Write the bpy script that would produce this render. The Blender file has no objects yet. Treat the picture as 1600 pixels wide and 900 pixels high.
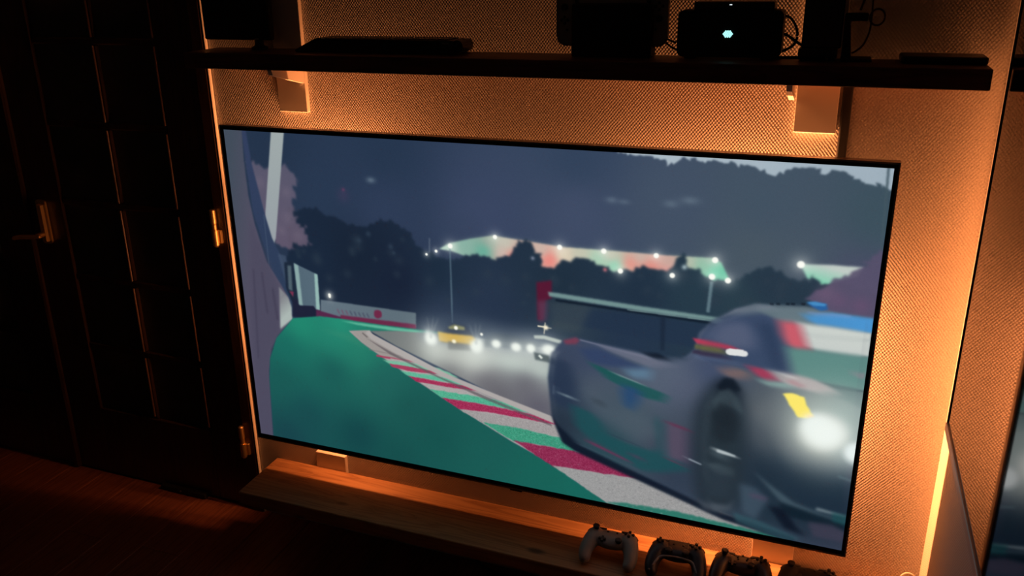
import bpy, bmesh, math, random
import numpy as np
from mathutils import Vector, Matrix, Euler

# ---------------------------------------------------------------- camera, world, exposure, lights
scene = bpy.context.scene
C = scene.collection
PI = math.pi
cam_data = bpy.data.cameras.new('camera')
cam_data.sensor_width = 36.0
cam_data.lens = 30.4161
cam_data.shift_x, cam_data.shift_y = (0.018233, -0.016428)
cam_data.clip_start = 0.02
cam = bpy.data.objects.new('camera', cam_data)
cam.location = (1.52828, -1.96522, 1.67671)
cam.rotation_euler = (1.229036, 0.019081, 0.371293)
C.objects.link(cam)
scene.camera = cam
vs = scene.view_settings
vs.view_transform = 'Standard'; vs.look = 'None'; vs.gamma = 1.0; vs.use_curve_mapping = False
vs.exposure = 0.0
world = bpy.data.worlds.new('night'); scene.world = world
world.use_nodes = True
world.node_tree.nodes['Background'].inputs[0].default_value = (0.02, 0.012, 0.008, 1)
world.node_tree.nodes['Background'].inputs[1].default_value = 0.02
scene.cycles.use_denoising = True
scene.cycles.max_bounces = 10; scene.cycles.diffuse_bounces = 5; scene.cycles.glossy_bounces = 4
scene.cycles.sample_clamp_indirect = 4.0

AMBER = (1.0, 0.298, 0.090)
def strip_light(name, a, b, out, power):
    """One run of the amber LED tape behind the television, from a to b, shining along out."""
    a, b, out = Vector(a), Vector(b), Vector(out).normalized()
    d = bpy.data.lights.new(name, 'AREA'); d.shape = 'RECTANGLE'
    d.size = (b - a).length; d.size_y = 0.010; d.color = AMBER; d.energy = power
    o = bpy.data.objects.new(name, d); C.objects.link(o)
    z = -out; x = (b - a).normalized(); y = z.cross(x)
    o.matrix_world = Matrix(((x.x, y.x, z.x, (a.x + b.x) / 2), (x.y, y.y, z.y, (a.y + b.y) / 2), (x.z, y.z, z.z, (a.z + b.z) / 2), (0, 0, 0, 1)))
    return o
LY, IN = -0.014, 0.20                           # the tape's distance from the wall and from the screen's edge
TVZ0, TVZ1, TVW = 0.334, 1.285, 1.664
ZT, ZB, XA, XB = TVZ1 - IN, TVZ0 + IN, IN, TVW - IN
LT, LB = -0.019, -0.0085
strip_light('led_tape', (XA, LT, ZT), (0.40, LT, ZT), (0, .05, 1), 4.93)
strip_light('led_tape', (0.40, LT, ZT), (1.10, LT, ZT), (0, .05, 1), 1.30)
strip_light('led_tape', (1.10, LT, ZT), (XB, LT, ZT), (.15, .05, 1), 3.9)
strip_light('led_tape', (XB - .12, LY, ZT), (XB, LY, ZT - .02), (.75, .05, .75), 6.0)  # extra slanted run over the corner, added to brighten the upper right wall
strip_light('led_tape', (XB, LY, 0.80), (XB, LY, ZT), (1, .05, 0), 9.5)
strip_light('led_tape', (XB, LY, ZB), (XB, LY, 0.80), (1, .05, 0), 9.42)
strip_light('led_tape', (1.28, LB, ZB), (XB, LB, ZB), (0, 0, -1), 6.0)
strip_light('led_tape', (XA, LB, ZB), (0.37, LB, ZB), (0, 0, -1), 1.70)
strip_light('led_tape', (XA, -.036, ZB), (XA, -.036, ZT), (-1, .05, 0), 1.60)

# ---------------------------------------------------------------- helpers
def prop(o, label=None, cat=None, group=None, kind=None):
    if label: o['label'] = label
    if cat: o['category'] = cat
    if group: o['group'] = group
    if kind: o['kind'] = kind
    return o
def thing(name, loc, label, cat, rot=(0, 0, 0), group=None):
    o = bpy.data.objects.new(name, None); C.objects.link(o)
    o.location = loc; o.rotation_euler = rot; o.empty_display_size = 0.05
    return prop(o, label, cat, group)
def link(name, me, mat=None, parent=None, loc=(0, 0, 0), rot=(0, 0, 0)):
    o = bpy.data.objects.new(name, me); C.objects.link(o)
    if mat and not me.materials: me.materials.append(mat)
    o.location = loc; o.rotation_euler = rot
    if parent: o.parent = parent
    return o
def obj(name, bm, mat, parent=None, loc=(0, 0, 0), rot=(0, 0, 0), smooth=False):
    me = bpy.data.meshes.new(name)
    bmesh.ops.recalc_face_normals(bm, faces=bm.faces)
    if smooth:
        for f in bm.faces: f.smooth = True
    bm.to_mesh(me); bm.free()
    return link(name, me, mat, parent, loc, rot)
def BM(): return bmesh.new()
def box(bm, x0, x1, y0, y1, z0, z1, bevel=0.0, seg=1):
    r = bmesh.ops.create_cube(bm, size=1.0, matrix=Matrix.Translation(((x0 + x1) / 2, (y0 + y1) / 2, (z0 + z1) / 2)) @ Matrix.Diagonal((x1 - x0, y1 - y0, z1 - z0, 1)))
    if bevel > 0:
        es = list({e for v in r['verts'] for e in v.link_edges})
        bmesh.ops.bevel(bm, geom=es, offset=bevel, segments=seg, affect='EDGES', profile=0.5)
    return bm
def prism(bm, pts, axis, a, b):
    """Extrude a 2-D outline along axis ('x','y','z') from a to b."""
    def v3(p, t): return {'x': (t, p[0], p[1]), 'y': (p[0], t, p[1]), 'z': (p[0], p[1], t)}[axis]
    A = [bm.verts.new(v3(p, a)) for p in pts]; B = [bm.verts.new(v3(p, b)) for p in pts]
    bm.faces.new(A); bm.faces.new(B[::-1])
    for i in range(len(pts)):
        j = (i + 1) % len(pts); bm.faces.new((A[i], B[i], B[j], A[j]))
    return bm
def rounded_rect(x0, x1, y0, y1, r, n=5):
    out = []
    for cx, cy, a0 in ((x1 - r, y1 - r, 0), (x0 + r, y1 - r, PI / 2), (x0 + r, y0 + r, PI), (x1 - r, y0 + r, 1.5 * PI)):
        for k in range(n + 1):
            a = a0 + PI / 2 * k / n; out.append((cx + r * math.cos(a), cy + r * math.sin(a)))
    return out
def cyl(bm, p, q, r, r2=None, n=16, caps=True):
    p, q = Vector(p), Vector(q); d = q - p
    m = Matrix.Translation((p + q) / 2) @ d.to_track_quat('Z', 'Y').to_matrix().to_4x4()
    bmesh.ops.create_cone(bm, cap_ends=caps, segments=n, radius1=r, radius2=r if r2 is None else r2, depth=d.length, matrix=m)
    return bm
def ball(bm, c, r, s=(1, 1, 1), u=16, v=10, rot=None):
    m = Matrix.Translation(c) @ (rot.to_4x4() if rot else Matrix.Identity(4)) @ Matrix.Diagonal((r * s[0], r * s[1], r * s[2], 1))
    bmesh.ops.create_uvsphere(bm, u_segments=u, v_segments=v, radius=1.0, matrix=m)
    return bm
def spline(pts, n=8, closed=False):
    p = [Vector(v) for v in pts]; out = []
    m = len(p)
    for i in range(m if closed else m - 1):
        b, c = p[i], p[(i + 1) % m]
        a = p[i - 1] if (closed or i > 0) else b; d = p[(i + 2) % m] if (closed or i + 2 < m) else c
        for k in range(n):
            t = k / n
            out.append(0.5 * (2 * b + (c - a) * t + (2 * a - 5 * b + 4 * c - d) * t * t + (3 * b - a - 3 * c + d) * t ** 3))
    if not closed: out.append(p[-1])
    return out
def tube(bm, pts, r, n=8, closed=False):
    rings = []; m = len(pts)
    for i, p in enumerate(pts):
        t = (pts[(i + 1) % m] - pts[i - 1]) if closed else (pts[min(i + 1, m - 1)] - pts[max(i - 1, 0)])
        q = t.to_track_quat('Z', 'Y')
        if rings and False: pass
        u = Vector((0, 0, 1)).cross(t)
        if u.length < 1e-6: u = Vector((1, 0, 0))
        u.normalize(); w = t.normalized().cross(u)
        rr = r[i] if isinstance(r, (list, tuple)) else r
        rings.append([bm.verts.new(p + (u * math.cos(2 * PI * k / n) + w * math.sin(2 * PI * k / n)) * rr) for k in range(n)])
    for i in range(m if closed else m - 1):
        A, B = rings[i], rings[(i + 1) % m]
        for k in range(n): bm.faces.new((A[k], A[(k + 1) % n], B[(k + 1) % n], B[k]))
    if not closed: bm.faces.new(rings[0][::-1]); bm.faces.new(rings[-1])
    return bm
def lathe(bm, prof, n=24, center=(0, 0, 0), axis='z'):
    rings = []
    for r, h in prof:
        rg = []
        for k in range(n):
            a = 2 * PI * k / n; x, y = r * math.cos(a), r * math.sin(a)
            v = (x, y, h) if axis == 'z' else ((x, h, y) if axis == 'y' else (h, x, y))
            rg.append(bm.verts.new(Vector(v) + Vector(center)))
        rings.append(rg)
    for A, B in zip(rings, rings[1:]):
        for k in range(n): bm.faces.new((A[k], A[(k + 1) % n], B[(k + 1) % n], B[k]))
    bm.faces.new(rings[0][::-1]); bm.faces.new(rings[-1])
    return bm
def bake(o):
    """Turn an object's modifiers into plain mesh."""
    bpy.context.view_layer.update()
    me = bpy.data.meshes.new_from_object(o.evaluated_get(bpy.context.evaluated_depsgraph_get()))
    o.modifiers.clear(); o.data = me
    for p in me.polygons: p.use_smooth = True

# ---------------------------------------------------------------- materials (procedural)
def mat(name, color, rough=0.5, metal=0.0, emit=None, strength=0.0, noise=0.0, nscale=20.0, bump=0.0, bscale=200.0, spec=0.5, coat=0.0):
    m = bpy.data.materials.new(name); m.use_nodes = True
    nt = m.node_tree; b = nt.nodes['Principled BSDF']
    b.inputs['Base Color'].default_value = (*color, 1); b.inputs['Roughness'].default_value = rough; b.inputs['Metallic'].default_value = metal
    b.inputs['Specular IOR Level'].default_value = spec; b.inputs['Coat Weight'].default_value = coat
    if emit: b.inputs['Emission Color'].default_value = (*emit, 1); b.inputs['Emission Strength'].default_value = strength
    if noise or bump:
        tc = nt.nodes.new('ShaderNodeTexCoord')
    if noise:
        n = nt.nodes.new('ShaderNodeTexNoise'); n.inputs['Scale'].default_value = nscale; n.inputs['Detail'].default_value = 4
        nt.links.new(tc.outputs['Object'], n.inputs['Vector'])
        r = nt.nodes.new('ShaderNodeMixRGB'); r.inputs[1].default_value = (*[c * (1 - noise) for c in color], 1); r.inputs[2].default_value = (*[min(1, c * (1 + noise)) for c in color], 1)
        nt.links.new(n.outputs['Fac'], r.inputs[0]); nt.links.new(r.outputs[0], b.inputs['Base Color'])
    if bump:
        n = nt.nodes.new('ShaderNodeTexNoise'); n.inputs['Scale'].default_value = bscale; n.inputs['Detail'].default_value = 3
        nt.links.new(tc.outputs['Object'], n.inputs['Vector'])
        bp = nt.nodes.new('ShaderNodeBump'); bp.inputs['Strength'].default_value = bump; bp.inputs['Distance'].default_value = 0.001
        nt.links.new(n.outputs['Fac'], bp.inputs['Height']); nt.links.new(bp.outputs[0], b.inputs['Normal'])
    return m
def wood(name, dark, light, axis='x', scale=1.0, knots=False, rough=0.55, wave=9.0):
    m = bpy.data.materials.new(name); m.use_nodes = True
    nt = m.node_tree; N = nt.nodes.new; L = nt.links.new; b = nt.nodes['Principled BSDF']; b.inputs['Roughness'].default_value = rough
    tc = N('ShaderNodeTexCoord'); mp = N('ShaderNodeMapping'); s = [14.0, 14.0, 14.0]; s['xyz'.index(axis)] = 0.9
    mp.inputs['Scale'].default_value = [k * scale for k in s]; L(tc.outputs['Object'], mp.inputs['Vector'])
    n1 = N('ShaderNodeTexNoise'); n1.inputs['Scale'].default_value = 1.4; n1.inputs['Detail'].default_value = 6; n1.inputs['Distortion'].default_value = 0.6; L(mp.outputs[0], n1.inputs['Vector'])
    wv = N('ShaderNodeMath'); wv.operation = 'MULTIPLY'; wv.inputs[1].default_value = wave; L(n1.outputs['Fac'], wv.inputs[0])
    fr = N('ShaderNodeMath'); fr.operation = 'FRACT'; L(wv.outputs[0], fr.inputs[0])
    rp = N('ShaderNodeValToRGB'); e = rp.color_ramp.elements; e[0].position = 0.0; e[0].color = (*dark, 1); e[1].position = 0.55; e[1].color = (*light, 1)
    e2 = rp.color_ramp.elements.new(1.0); e2.color = (*[(a + c) / 2 for a, c in zip(dark, light)], 1)
    L(fr.outputs[0], rp.inputs[0]); out = rp.outputs[0]
    if knots:
        mk = N('ShaderNodeMapping'); ks = [6.0, 6.0, 6.0]; ks['xyz'.index(axis)] = 2.6; mk.inputs['Scale'].default_value = ks; L(tc.outputs['Object'], mk.inputs['Vector'])
        vo = N('ShaderNodeTexVoronoi'); vo.inputs['Scale'].default_value = 1.25; L(mk.outputs[0], vo.inputs['Vector'])
        kr = N('ShaderNodeValToRGB'); ke = kr.color_ramp.elements; ke[0].position = 0.05; ke[0].color = (0.25, 0.25, 0.25, 1); ke[1].position = 0.11; ke[1].color = (1, 1, 1, 1)
        L(vo.outputs['Distance'], kr.inputs[0])
        mu = N('ShaderNodeMixRGB'); mu.blend_type = 'MULTIPLY'; mu.inputs[0].default_value = 1.0; L(out, mu.inputs[1]); L(kr.outputs[0], mu.inputs[2]); out = mu.outputs[0]
    L(out, b.inputs['Base Color'])
    bp = N('ShaderNodeBump'); bp.inputs['Strength'].default_value = 0.15; bp.inputs['Distance'].default_value = 0.001; L(n1.outputs['Fac'], bp.inputs['Height']); L(bp.outputs[0], b.inputs['Normal'])
    return m
def wallpaper(name, color, horiz='X', depth=0.0011):
    """Painted glass-fibre wallpaper: a coarse woven relief with slightly irregular threads."""
    m = bpy.data.materials.new(name); m.use_nodes = True
    nt = m.node_tree; N = nt.nodes.new; L = nt.links.new; b = nt.nodes['Principled BSDF']
    b.inputs['Roughness'].default_value = 0.6; b.inputs['Specular IOR Level'].default_value = 0.25
    tc = N('ShaderNodeTexCoord')
    nz = N('ShaderNodeTexNoise'); nz.inputs['Scale'].default_value = 55.0; nz.inputs['Detail'].default_value = 2; L(tc.outputs['Object'], nz.inputs['Vector'])
    sub = N('ShaderNodeVectorMath'); sub.operation = 'SUBTRACT'; L(nz.outputs['Color'], sub.inputs[0]); sub.inputs[1].default_value = (.5, .5, .5)
    sc = N('ShaderNodeVectorMath'); sc.operation = 'SCALE'; sc.inputs['Scale'].default_value = 0.0030; L(sub.outputs[0], sc.inputs[0])
    ad = N('ShaderNodeVectorMath'); ad.operation = 'ADD'; L(tc.outputs['Object'], ad.inputs[0]); L(sc.outputs[0], ad.inputs[1])
    sp = N('ShaderNodeSeparateXYZ'); L(ad.outputs[0], sp.inputs[0])
    def wave(src, period, add=None):
        mu = N('ShaderNodeMath'); mu.operation = 'MULTIPLY'; mu.inputs[1].default_value = 2 * PI / period; L(src, mu.inputs[0])
        s = N('ShaderNodeMath'); s.operation = 'SINE'; L(mu.outputs[0], s.inputs[0]); return s.outputs[0]
    a = wave(sp.outputs[horiz], 0.0074); c = wave(sp.outputs['Z'], 0.0092)
    pr = N('ShaderNodeMath'); pr.operation = 'MULTIPLY'; L(a, pr.inputs[0]); L(c, pr.inputs[1])
    n2 = N('ShaderNodeTexNoise'); n2.inputs['Scale'].default_value = 260.0; n2.inputs['Detail'].default_value = 2; L(tc.outputs['Object'], n2.inputs['Vector'])
    m2 = N('ShaderNodeMath'); m2.operation = 'MULTIPLY'; m2.inputs[1].default_value = 0.9; L(n2.outputs['Fac'], m2.inputs[0])
    su = N('ShaderNodeMath'); su.operation = 'ADD'; L(pr.outputs[0], su.inputs[0]); L(m2.outputs[0], su.inputs[1])
    bp = N('ShaderNodeBump'); bp.inputs['Strength'].default_value = 1.0; bp.inputs['Distance'].default_value = depth; L(su.outputs[0], bp.inputs['Height']); L(bp.outputs[0], b.inputs['Normal'])
    n3 = N('ShaderNodeTexNoise'); n3.inputs['Scale'].default_value = 3.0; L(tc.outputs['Object'], n3.inputs['Vector'])
    mx = N('ShaderNodeMixRGB'); mx.inputs[1].default_value = (*[k * .95 for k in color], 1); mx.inputs[2].default_value = (*[min(1, k * 1.05) for k in color], 1); L(n3.outputs['Fac'], mx.inputs[0]); L(mx.outputs[0], b.inputs['Base Color'])
    return m
M_WALL = wallpaper('wallpaper', (0.52, 0.49, 0.445), 'X', 0.00048)
M_WALLR = wallpaper('wallpaper_side', (0.56, 0.53, 0.485), 'Y', 0.0005)
M_PAINT = mat('white_paint', (0.76, 0.72, 0.64), 0.45, noise=0.04, nscale=6, bump=0.1, bscale=60)
M_CEIL = mat('ceiling_paint', (0.7, 0.68, 0.62), 0.8, noise=0.05)
M_SHELF = wood('dark_stained_wood', (0.05, 0.022, 0.010), (0.12, 0.055, 0.026), 'x', 1.0, rough=0.5)
M_PINE = wood('oiled_pine', (0.235, 0.11, 0.044), (0.39, 0.21, 0.09), 'x', 1.0, knots=True, rough=0.5)
M_FLOOR = wood('red_brown_floor', (0.16, 0.055, 0.028), (0.30, 0.115, 0.06), 'y', 1.0, rough=0.42)
M_DOOR = wood('dark_door_wood', (0.024, 0.012, 0.0065), (0.055, 0.028, 0.0155), 'z', 1.0, rough=0.4)
M_CASING = wood('door_bead_wood', (0.10, 0.06, 0.045), (0.18, 0.11, 0.08), 'z', 1.0, rough=0.35)
M_BRASS = mat('brass', (0.90, 0.64, 0.28), 0.42, 1.0, noise=0.08, nscale=40)
M_BLACK = mat('black_plastic', (0.012, 0.012, 0.013), 0.42, noise=0.2, nscale=80, bump=0.12, bscale=500)
M_GLOSS = mat('gloss_black', (0.006, 0.006, 0.007), 0.12, noise=0.1)
M_MATT = mat('matt_black', (0.008, 0.008, 0.008), 0.7, noise=0.2, nscale=60)
M_RIM = mat('dark_metal_rim', (0.32, 0.30, 0.29), 0.35, 0.9, noise=0.05)
M_GREY = mat('grey_plastic', (0.26, 0.25, 0.23), 0.5, noise=0.06, nscale=60, bump=0.08)
M_WHITEP = mat('white_plastic', (0.28, 0.27, 0.25), 0.5, noise=0.04, nscale=60, bump=0.06)
M_NAVY = mat('dark_blue_plastic', (0.018, 0.020, 0.032), 0.42, noise=0.1, nscale=60)
M_SMOKE = mat('smoky_brown_plastic', (0.035, 0.025, 0.02), 0.3, noise=0.2, nscale=70)
M_BUTTON = mat('button_black', (0.015, 0.014, 0.014), 0.35, noise=0.1)
M_RUBBER = mat('cable_rubber', (0.012, 0.011, 0.011), 0.55, noise=0.1)
M_PALECORD = mat('pale_cord', (0.7, 0.66, 0.58), 0.5, noise=0.05)
M_FRAME = mat('mirror_frame_metal', (0.42, 0.38, 0.34), 0.42, 0.6, noise=0.05)
M_CYAN = mat('cyan_light', (0.0, 0.0, 0.0), 0.5, emit=(0.45, 1.0, 0.95), strength=1.15, noise=0.0, bump=0.05)
M_LED = mat('white_led', (0.0, 0.0, 0.0), 0.5, emit=(0.85, 0.95, 1.0), strength=1.0, bump=0.05)
def mirror_mat():
    m = mat('aged_mirror', (0.30, 0.265, 0.25), 0.03, 1.0, noise=0.06, nscale=3)
    m.node_tree.nodes['Principled BSDF'].inputs['Specular Tint'].default_value = (0.66, 0.66, 0.68, 1)
    return m
M_MIRROR = mirror_mat()
def pane_mat():
    m = mat('obscured_glass', (0.30, 0.29, 0.27), 0.38, noise=0.15, nscale=12, bump=0.3, bscale=120)
    b = m.node_tree.nodes['Principled BSDF']; b.inputs['Transmission Weight'].default_value = 0.85; b.inputs['IOR'].default_value = 1.45
    return m
M_PANE = pane_mat()

# ---------------------------------------------------------------- the picture on the television (flat screen image, computed here)
SW, SH = 1280, 718
class Picture:
    def __init__(s):
        s.a = np.zeros((SH, SW, 3)); s.rng = np.random.default_rng(7)
        s.yy, s.xx = np.mgrid[0:SH, 0:SW].astype(float)
    def field(s, samples, power=2.6, soft=900.0):
        num = np.zeros((SH, SW, 3)); den = np.zeros((SH, SW))
        for (x, y), c in samples:
            w = 1.0 / (((s.xx - x) ** 2 + (s.yy - y) ** 2) + soft) ** (power / 2)
            num += w[..., None] * np.array(c); den += w
        return num / den[..., None]
    def mask(s, pts, blur, smooth=False, rough=0.0, step=5.0):
        p = np.array(pts, float)
        if smooth:
            n = len(p); q = []
            for i in range(n):
                a, b, c, d = p[i - 1], p[i], p[(i + 1) % n], p[(i + 2) % n]
                for t in np.linspace(0, 1, 8, endpoint=False):
                    q.append(0.5 * (2 * b + (c - a) * t + (2 * a - 5 * b + 4 * c - d) * t * t + (3 * b - a - 3 * c + d) * t ** 3))
            p = np.array(q)
        if rough:
            q = []
            for i in range(len(p)):
                b, c = p[i], p[(i + 1) % len(p)]
                k = max(1, int(np.hypot(*(c - b)) / step))
                for t in range(k):
                    q.append(b + (c - b) * t / k + s.rng.normal(0, rough, 2))
            p = np.array(q)
        pad = int(3 * blur) + 3
        x0 = int(max(0, p[:, 0].min() - pad)); x1 = int(min(SW, p[:, 0].max() + pad + 1))
        y0 = int(max(0, p[:, 1].min() - pad)); y1 = int(min(SH, p[:, 1].max() + pad + 1))
        if x1 <= x0 or y1 <= y0: return None
        px0, py0 = x0 - pad, y0 - pad; w, h = x1 - x0 + 2 * pad, y1 - y0 + 2 * pad
        ss = 2
        Y = py0 + (np.arange(h * ss) + .5) / ss; X = px0 + (np.arange(w * ss) + .5) / ss
        m = np.zeros((h * ss, w * ss), bool)
        for i in range(len(p)):
            (ax, ay), (bx, by) = p[i], p[(i + 1) % len(p)]
            if ay == by: continue
            r = np.where((Y >= min(ay, by)) & (Y < max(ay, by)))[0]
            if len(r) == 0: continue
            xc = ax + (Y[r] - ay) * (bx - ax) / (by - ay)
            m[r] ^= X[None, :] >= xc[:, None]
        m = m.reshape(h, ss, w, ss).mean((1, 3))
        if blur > 0.3:
            k = int(3 * blur) + 1; g = np.exp(-0.5 * (np.arange(-k, k + 1) / blur) ** 2); g /= g.sum()
            for ax in (0, 1):
                o = np.zeros_like(m)
                for j, wgt in enumerate(g):
                    d = j - k
                    src = [slice(None)] * 2; dst = [slice(None)] * 2
                    n = m.shape[ax]
                    if abs(d) >= n: continue
                    dst[ax] = slice(max(0, d), n + min(0, d)); src[ax] = slice(max(0, -d), n - max(0, d))
                    o[tuple(dst)] += wgt * m[tuple(src)]
                m = o
        return (y0, y1, x0, x1, m[pad:pad + y1 - y0, pad:pad + x1 - x0])
    def poly(s, pts, color, blur=1.2, alpha=1.0, smooth=False, rough=0.0, grad=None, speck=0.0, step=5.0):
        r = s.mask(pts, blur, smooth, rough, step)
        if r is None: return
        y0, y1, x0, x1, m = r
        c = np.array(color, float)
        if grad is not None:
            (ax, ay), (bx, by), c2 = grad
            t = ((s.xx[y0:y1, x0:x1] - ax) * (bx - ax) + (s.yy[y0:y1, x0:x1] - ay) * (by - ay)) / ((bx - ax) ** 2 + (by - ay) ** 2)
            t = np.clip(t, 0, 1)[..., None]; c = c * (1 - t) + np.array(c2, float) * t
        if speck:
            n = s.rng.normal(0, 1, (y1 - y0, x1 - x0))
            n = (n + np.roll(n, 1, 0) + np.roll(n, 1, 1) + np.roll(n, (1, 1), (0, 1))) / 2
            c = c + (n * speck)[..., None]
        m = (m * alpha)[..., None]
        s.a[y0:y1, x0:x1] = s.a[y0:y1, x0:x1] * (1 - m) + c * m
    def paint(s, pts, samples, blur=1.2, alpha=1.0, smooth=False, rough=0.0, step=5.0, soft=900.0):
        r = s.mask(pts, blur, smooth, rough, step)
        y0, y1, x0, x1, m = r
        c = s.field(samples, soft=soft)[y0:y1, x0:x1]; m = (m * alpha)[..., None]
        s.a[y0:y1, x0:x1] = s.a[y0:y1, x0:x1] * (1 - m) + c * m
    def smear(s, pts, d, length, blur=6.0, n=15):
        y0, y1, x0, x1, m = s.mask(pts, blur)
        acc = np.zeros_like(s.a)
        for t in np.linspace(-.5, .5, n): acc += np.roll(s.a, (int(round(d[1] * length * t)), int(round(d[0] * length * t))), (0, 1))
        acc /= n; m = m[..., None]
        s.a[y0:y1, x0:x1] = s.a[y0:y1, x0:x1] * (1 - m) + acc[y0:y1, x0:x1] * m
    def line(s, p, q, w, color, blur=1.0, alpha=1.0, w2=None):
        p = np.array(p, float); q = np.array(q, float); d = q - p; n = np.array((-d[1], d[0])) / max(1e-6, np.hypot(*d))
        w2 = w if w2 is None else w2
        s.poly([p + n * w / 2, q + n * w2 / 2, q - n * w2 / 2, p - n * w / 2], color, blur, alpha)
    def glow(s, c, r, color, amount=1.0, stretch=1.0, power=2.0):
        d = np.sqrt(((s.xx - c[0]) / stretch) ** 2 + (s.yy - c[1]) ** 2) / r
        g = (amount * np.exp(-d ** power))[..., None]
        s.a += g * np.maximum(0, np.array(color, float) - s.a)
    def spot(s, c, r, color=(250, 250, 240), halo=2.2):
        s.glow(c, r * halo, color, 0.45, power=1.4)
        s.glow(c, r, color, 1.0, power=6.0)

def paint_screen():
    S = Picture()
    S.a = S.field([((108.2,31.4),(36,51,73)),((375.3,22.9),(38,54,77)),((762.0,18.2),(50,66,90)),((366.8,145.7),(46,60,86)),((586.8,139.9),(58,70,98)),
                   ((221.6,117.3),(40,56,80)),((763.3,112.6),(64,76,102)),((936.3,86.7),(66,80,100)),((1095.8,73.8),(66,82,98)),((1264.4,81.5),(60,80,92)),((1154.5,157.9),(70,84,98)),
                   ((1082.4,165.4),(72,86,98)),((1248.4,192.8),(72,76,100)),((298.1,274.8),(30,42,62))])
    # pale sky above the wooded ridge
    S.poly([(825.6,-4.9),(860.0,4.4),(880.2,3.2),(910.3,7.0),(926.1,14.9),(934.9,14.4),(948.5,3.6),(984.1,6.9),(1015.7,5.0),(1039.0,9.0),(1061.7,8.6),(1076.7,17.4),(1095.2,19.4),
            (1105.7,23.0),(1113.2,17.1),(1140.3,7.9),(1165.9,8.3),(1180.4,16.9),(1191.4,10.9),(1206.6,9.9),(1233.8,22.7),(1262.8,28.9),(1287.4,39.6),(1281.3,-23.5)],
           (172,186,196), 1.5, rough=2.4, step=4, grad=((854.2,1.3),(1264.9,8.1),(158,174,186)))
    S.line((1271.7,-4.6), (1277.4,134.2), 4, (66,84,94), 1.2, .8)
    # faint lights on the hill
    for p, r, a, st in (((341.1,83.7),6,.4,1.6),((828.1,86.0),6,.25,1.8),((851.3,87.7),5,.2,2),((934.0,84.6),7,.22,1.8),((966.6,76.3),7,.25,2.2)):
        S.glow(p, r, (150,170,180), a, st)
    S.glow((276.4,107.9), 4, (150,60,100), .4); S.glow((275.3,119.9), 14, (90,60,95), .25)
    # lit grandstand roof
    roof = [(484.5,212.9),(507.2,198.8),(552.4,185.2),(599.2,174.4),(638.3,177.0),(739.5,183.5),(836.6,181.1),(929.6,180.0),(1009.9,176.4),(1026.7,182.9),(1044.3,216.5),(999.5,221.7),(885.7,234.9),(702.1,256.1),(557.9,226.4),(510.7,214.2)]
    S.poly(roof, (120,140,140), 5, .5)
    S.paint(roof, [((504.2,205.6),(195,225,205)),((538.5,199.6),(150,195,175)),((578.6,207.3),(108,192,164)),((592.4,184.0),(165,180,165)),((618.3,207.1),(205,185,175)),((637.8,214.1),(232,128,118)),
                   ((625.1,187.2),(195,195,180)),((695.7,192.9),(200,180,168)),((712.2,210.2),(236,132,124)),((739.7,198.5),(220,210,185)),((770.5,191.6),(195,195,175)),((807.1,200.2),(165,205,180)),
                   ((837.4,209.3),(140,214,184)),((830.9,189.1),(200,195,178)),((866.8,202.4),(230,146,134)),((902.0,206.0),(225,135,125)),((883.8,186.0),(200,180,168)),((935.8,190.2),(200,165,155)),
                   ((937.0,214.3),(230,140,135)),((969.5,186.6),(180,190,172)),((997.7,191.9),(140,190,165)),((1014.9,202.0),(96,206,166)),((1031.8,208.4),(90,190,155)),((1002.4,179.6),(160,185,168))], 1.8, soft=110.0)
    S.poly([(1155.8,171.4),(1168.0,171.2),(1206.0,168.2),(1255.2,167.4),(1247.3,183.9),(1219.0,196.2),(1209.8,204.1),(1191.8,206.2),(1178.6,196.3),(1170.5,197.2)], (192,202,196), 2, grad=((1206.5,172.7),(1199.6,203.0),(130,205,175)))
    # dark trees
    trees = [(140.4,153.5),(158.2,163.1),(183.6,158.2),(206.0,150.9),(226.2,162.9),(258.8,171.0),(283.3,182.4),(320.3,184.5),(338.6,174.7),(356.9,163.8),(374.0,166.3),(396.6,172.2),(421.5,183.2),(431.6,206.2),(458.9,222.1),(489.3,229.7),(533.5,227.7),
             (547.3,219.7),(565.0,215.2),(585.0,219.7),(604.9,217.6),(631.3,214.8),(641.9,195.8),(653.7,179.3),(664.0,173.3),(674.2,177.3),(681.7,198.1),(697.0,200.3),(702.1,222.7),(724.9,229.1),(734.8,211.6),(764.4,200.9),(786.5,202.3),(808.6,211.2),(845.0,224.6),(867.3,214.7),
             (891.6,207.1),(930.9,207.7),(945.6,203.6),(947.8,181.7),(958.7,173.5),(966.9,179.8),(971.4,200.8),(989.2,198.8),(998.9,212.1),(1043.3,216.6),(1070.1,199.3),(1090.5,187.7),(1110.2,183.2),(1131.6,188.9),(1148.1,199.8),(1173.0,201.5),(1175.7,187.5),(1183.1,200.4),
             (1199.8,205.3),(1215.0,196.7),(1239.4,200.6),(1309.9,219.2),(1322.7,321.2),(715.3,414.6),(408.4,410.5),(111.4,402.3)]
    S.paint(trees, [((175.9,259.6),(26,40,60)),((300.4,246.6),(24,36,54)),((386.1,292.8),(24,34,54)),((501.7,265.8),(28,44,62)),((582.5,323.8),(38,52,74)),((498.4,348.5),(44,58,80)),((740.2,264.6),(30,46,62)),
                    ((886.6,259.6),(32,48,66)),((979.3,260.6),(38,58,72)),((1108.1,220.8),(38,54,70)),((1067.5,249.6),(42,62,74)),((766.1,326.5),(44,60,76)),((865.9,351.9),(36,52,74))], 2.4, rough=2.6, step=5)
    S.poly([(996.1,352.2),(715.1,333.3),(717.6,303.9),(1015.6,299.1)], (34,50,72), 3, .8)
    S.poly([(712.4,294.0),(796.9,293.7),(772.8,352.0),(717.7,353.0)], (62,74,80), 6, .55)
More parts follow.
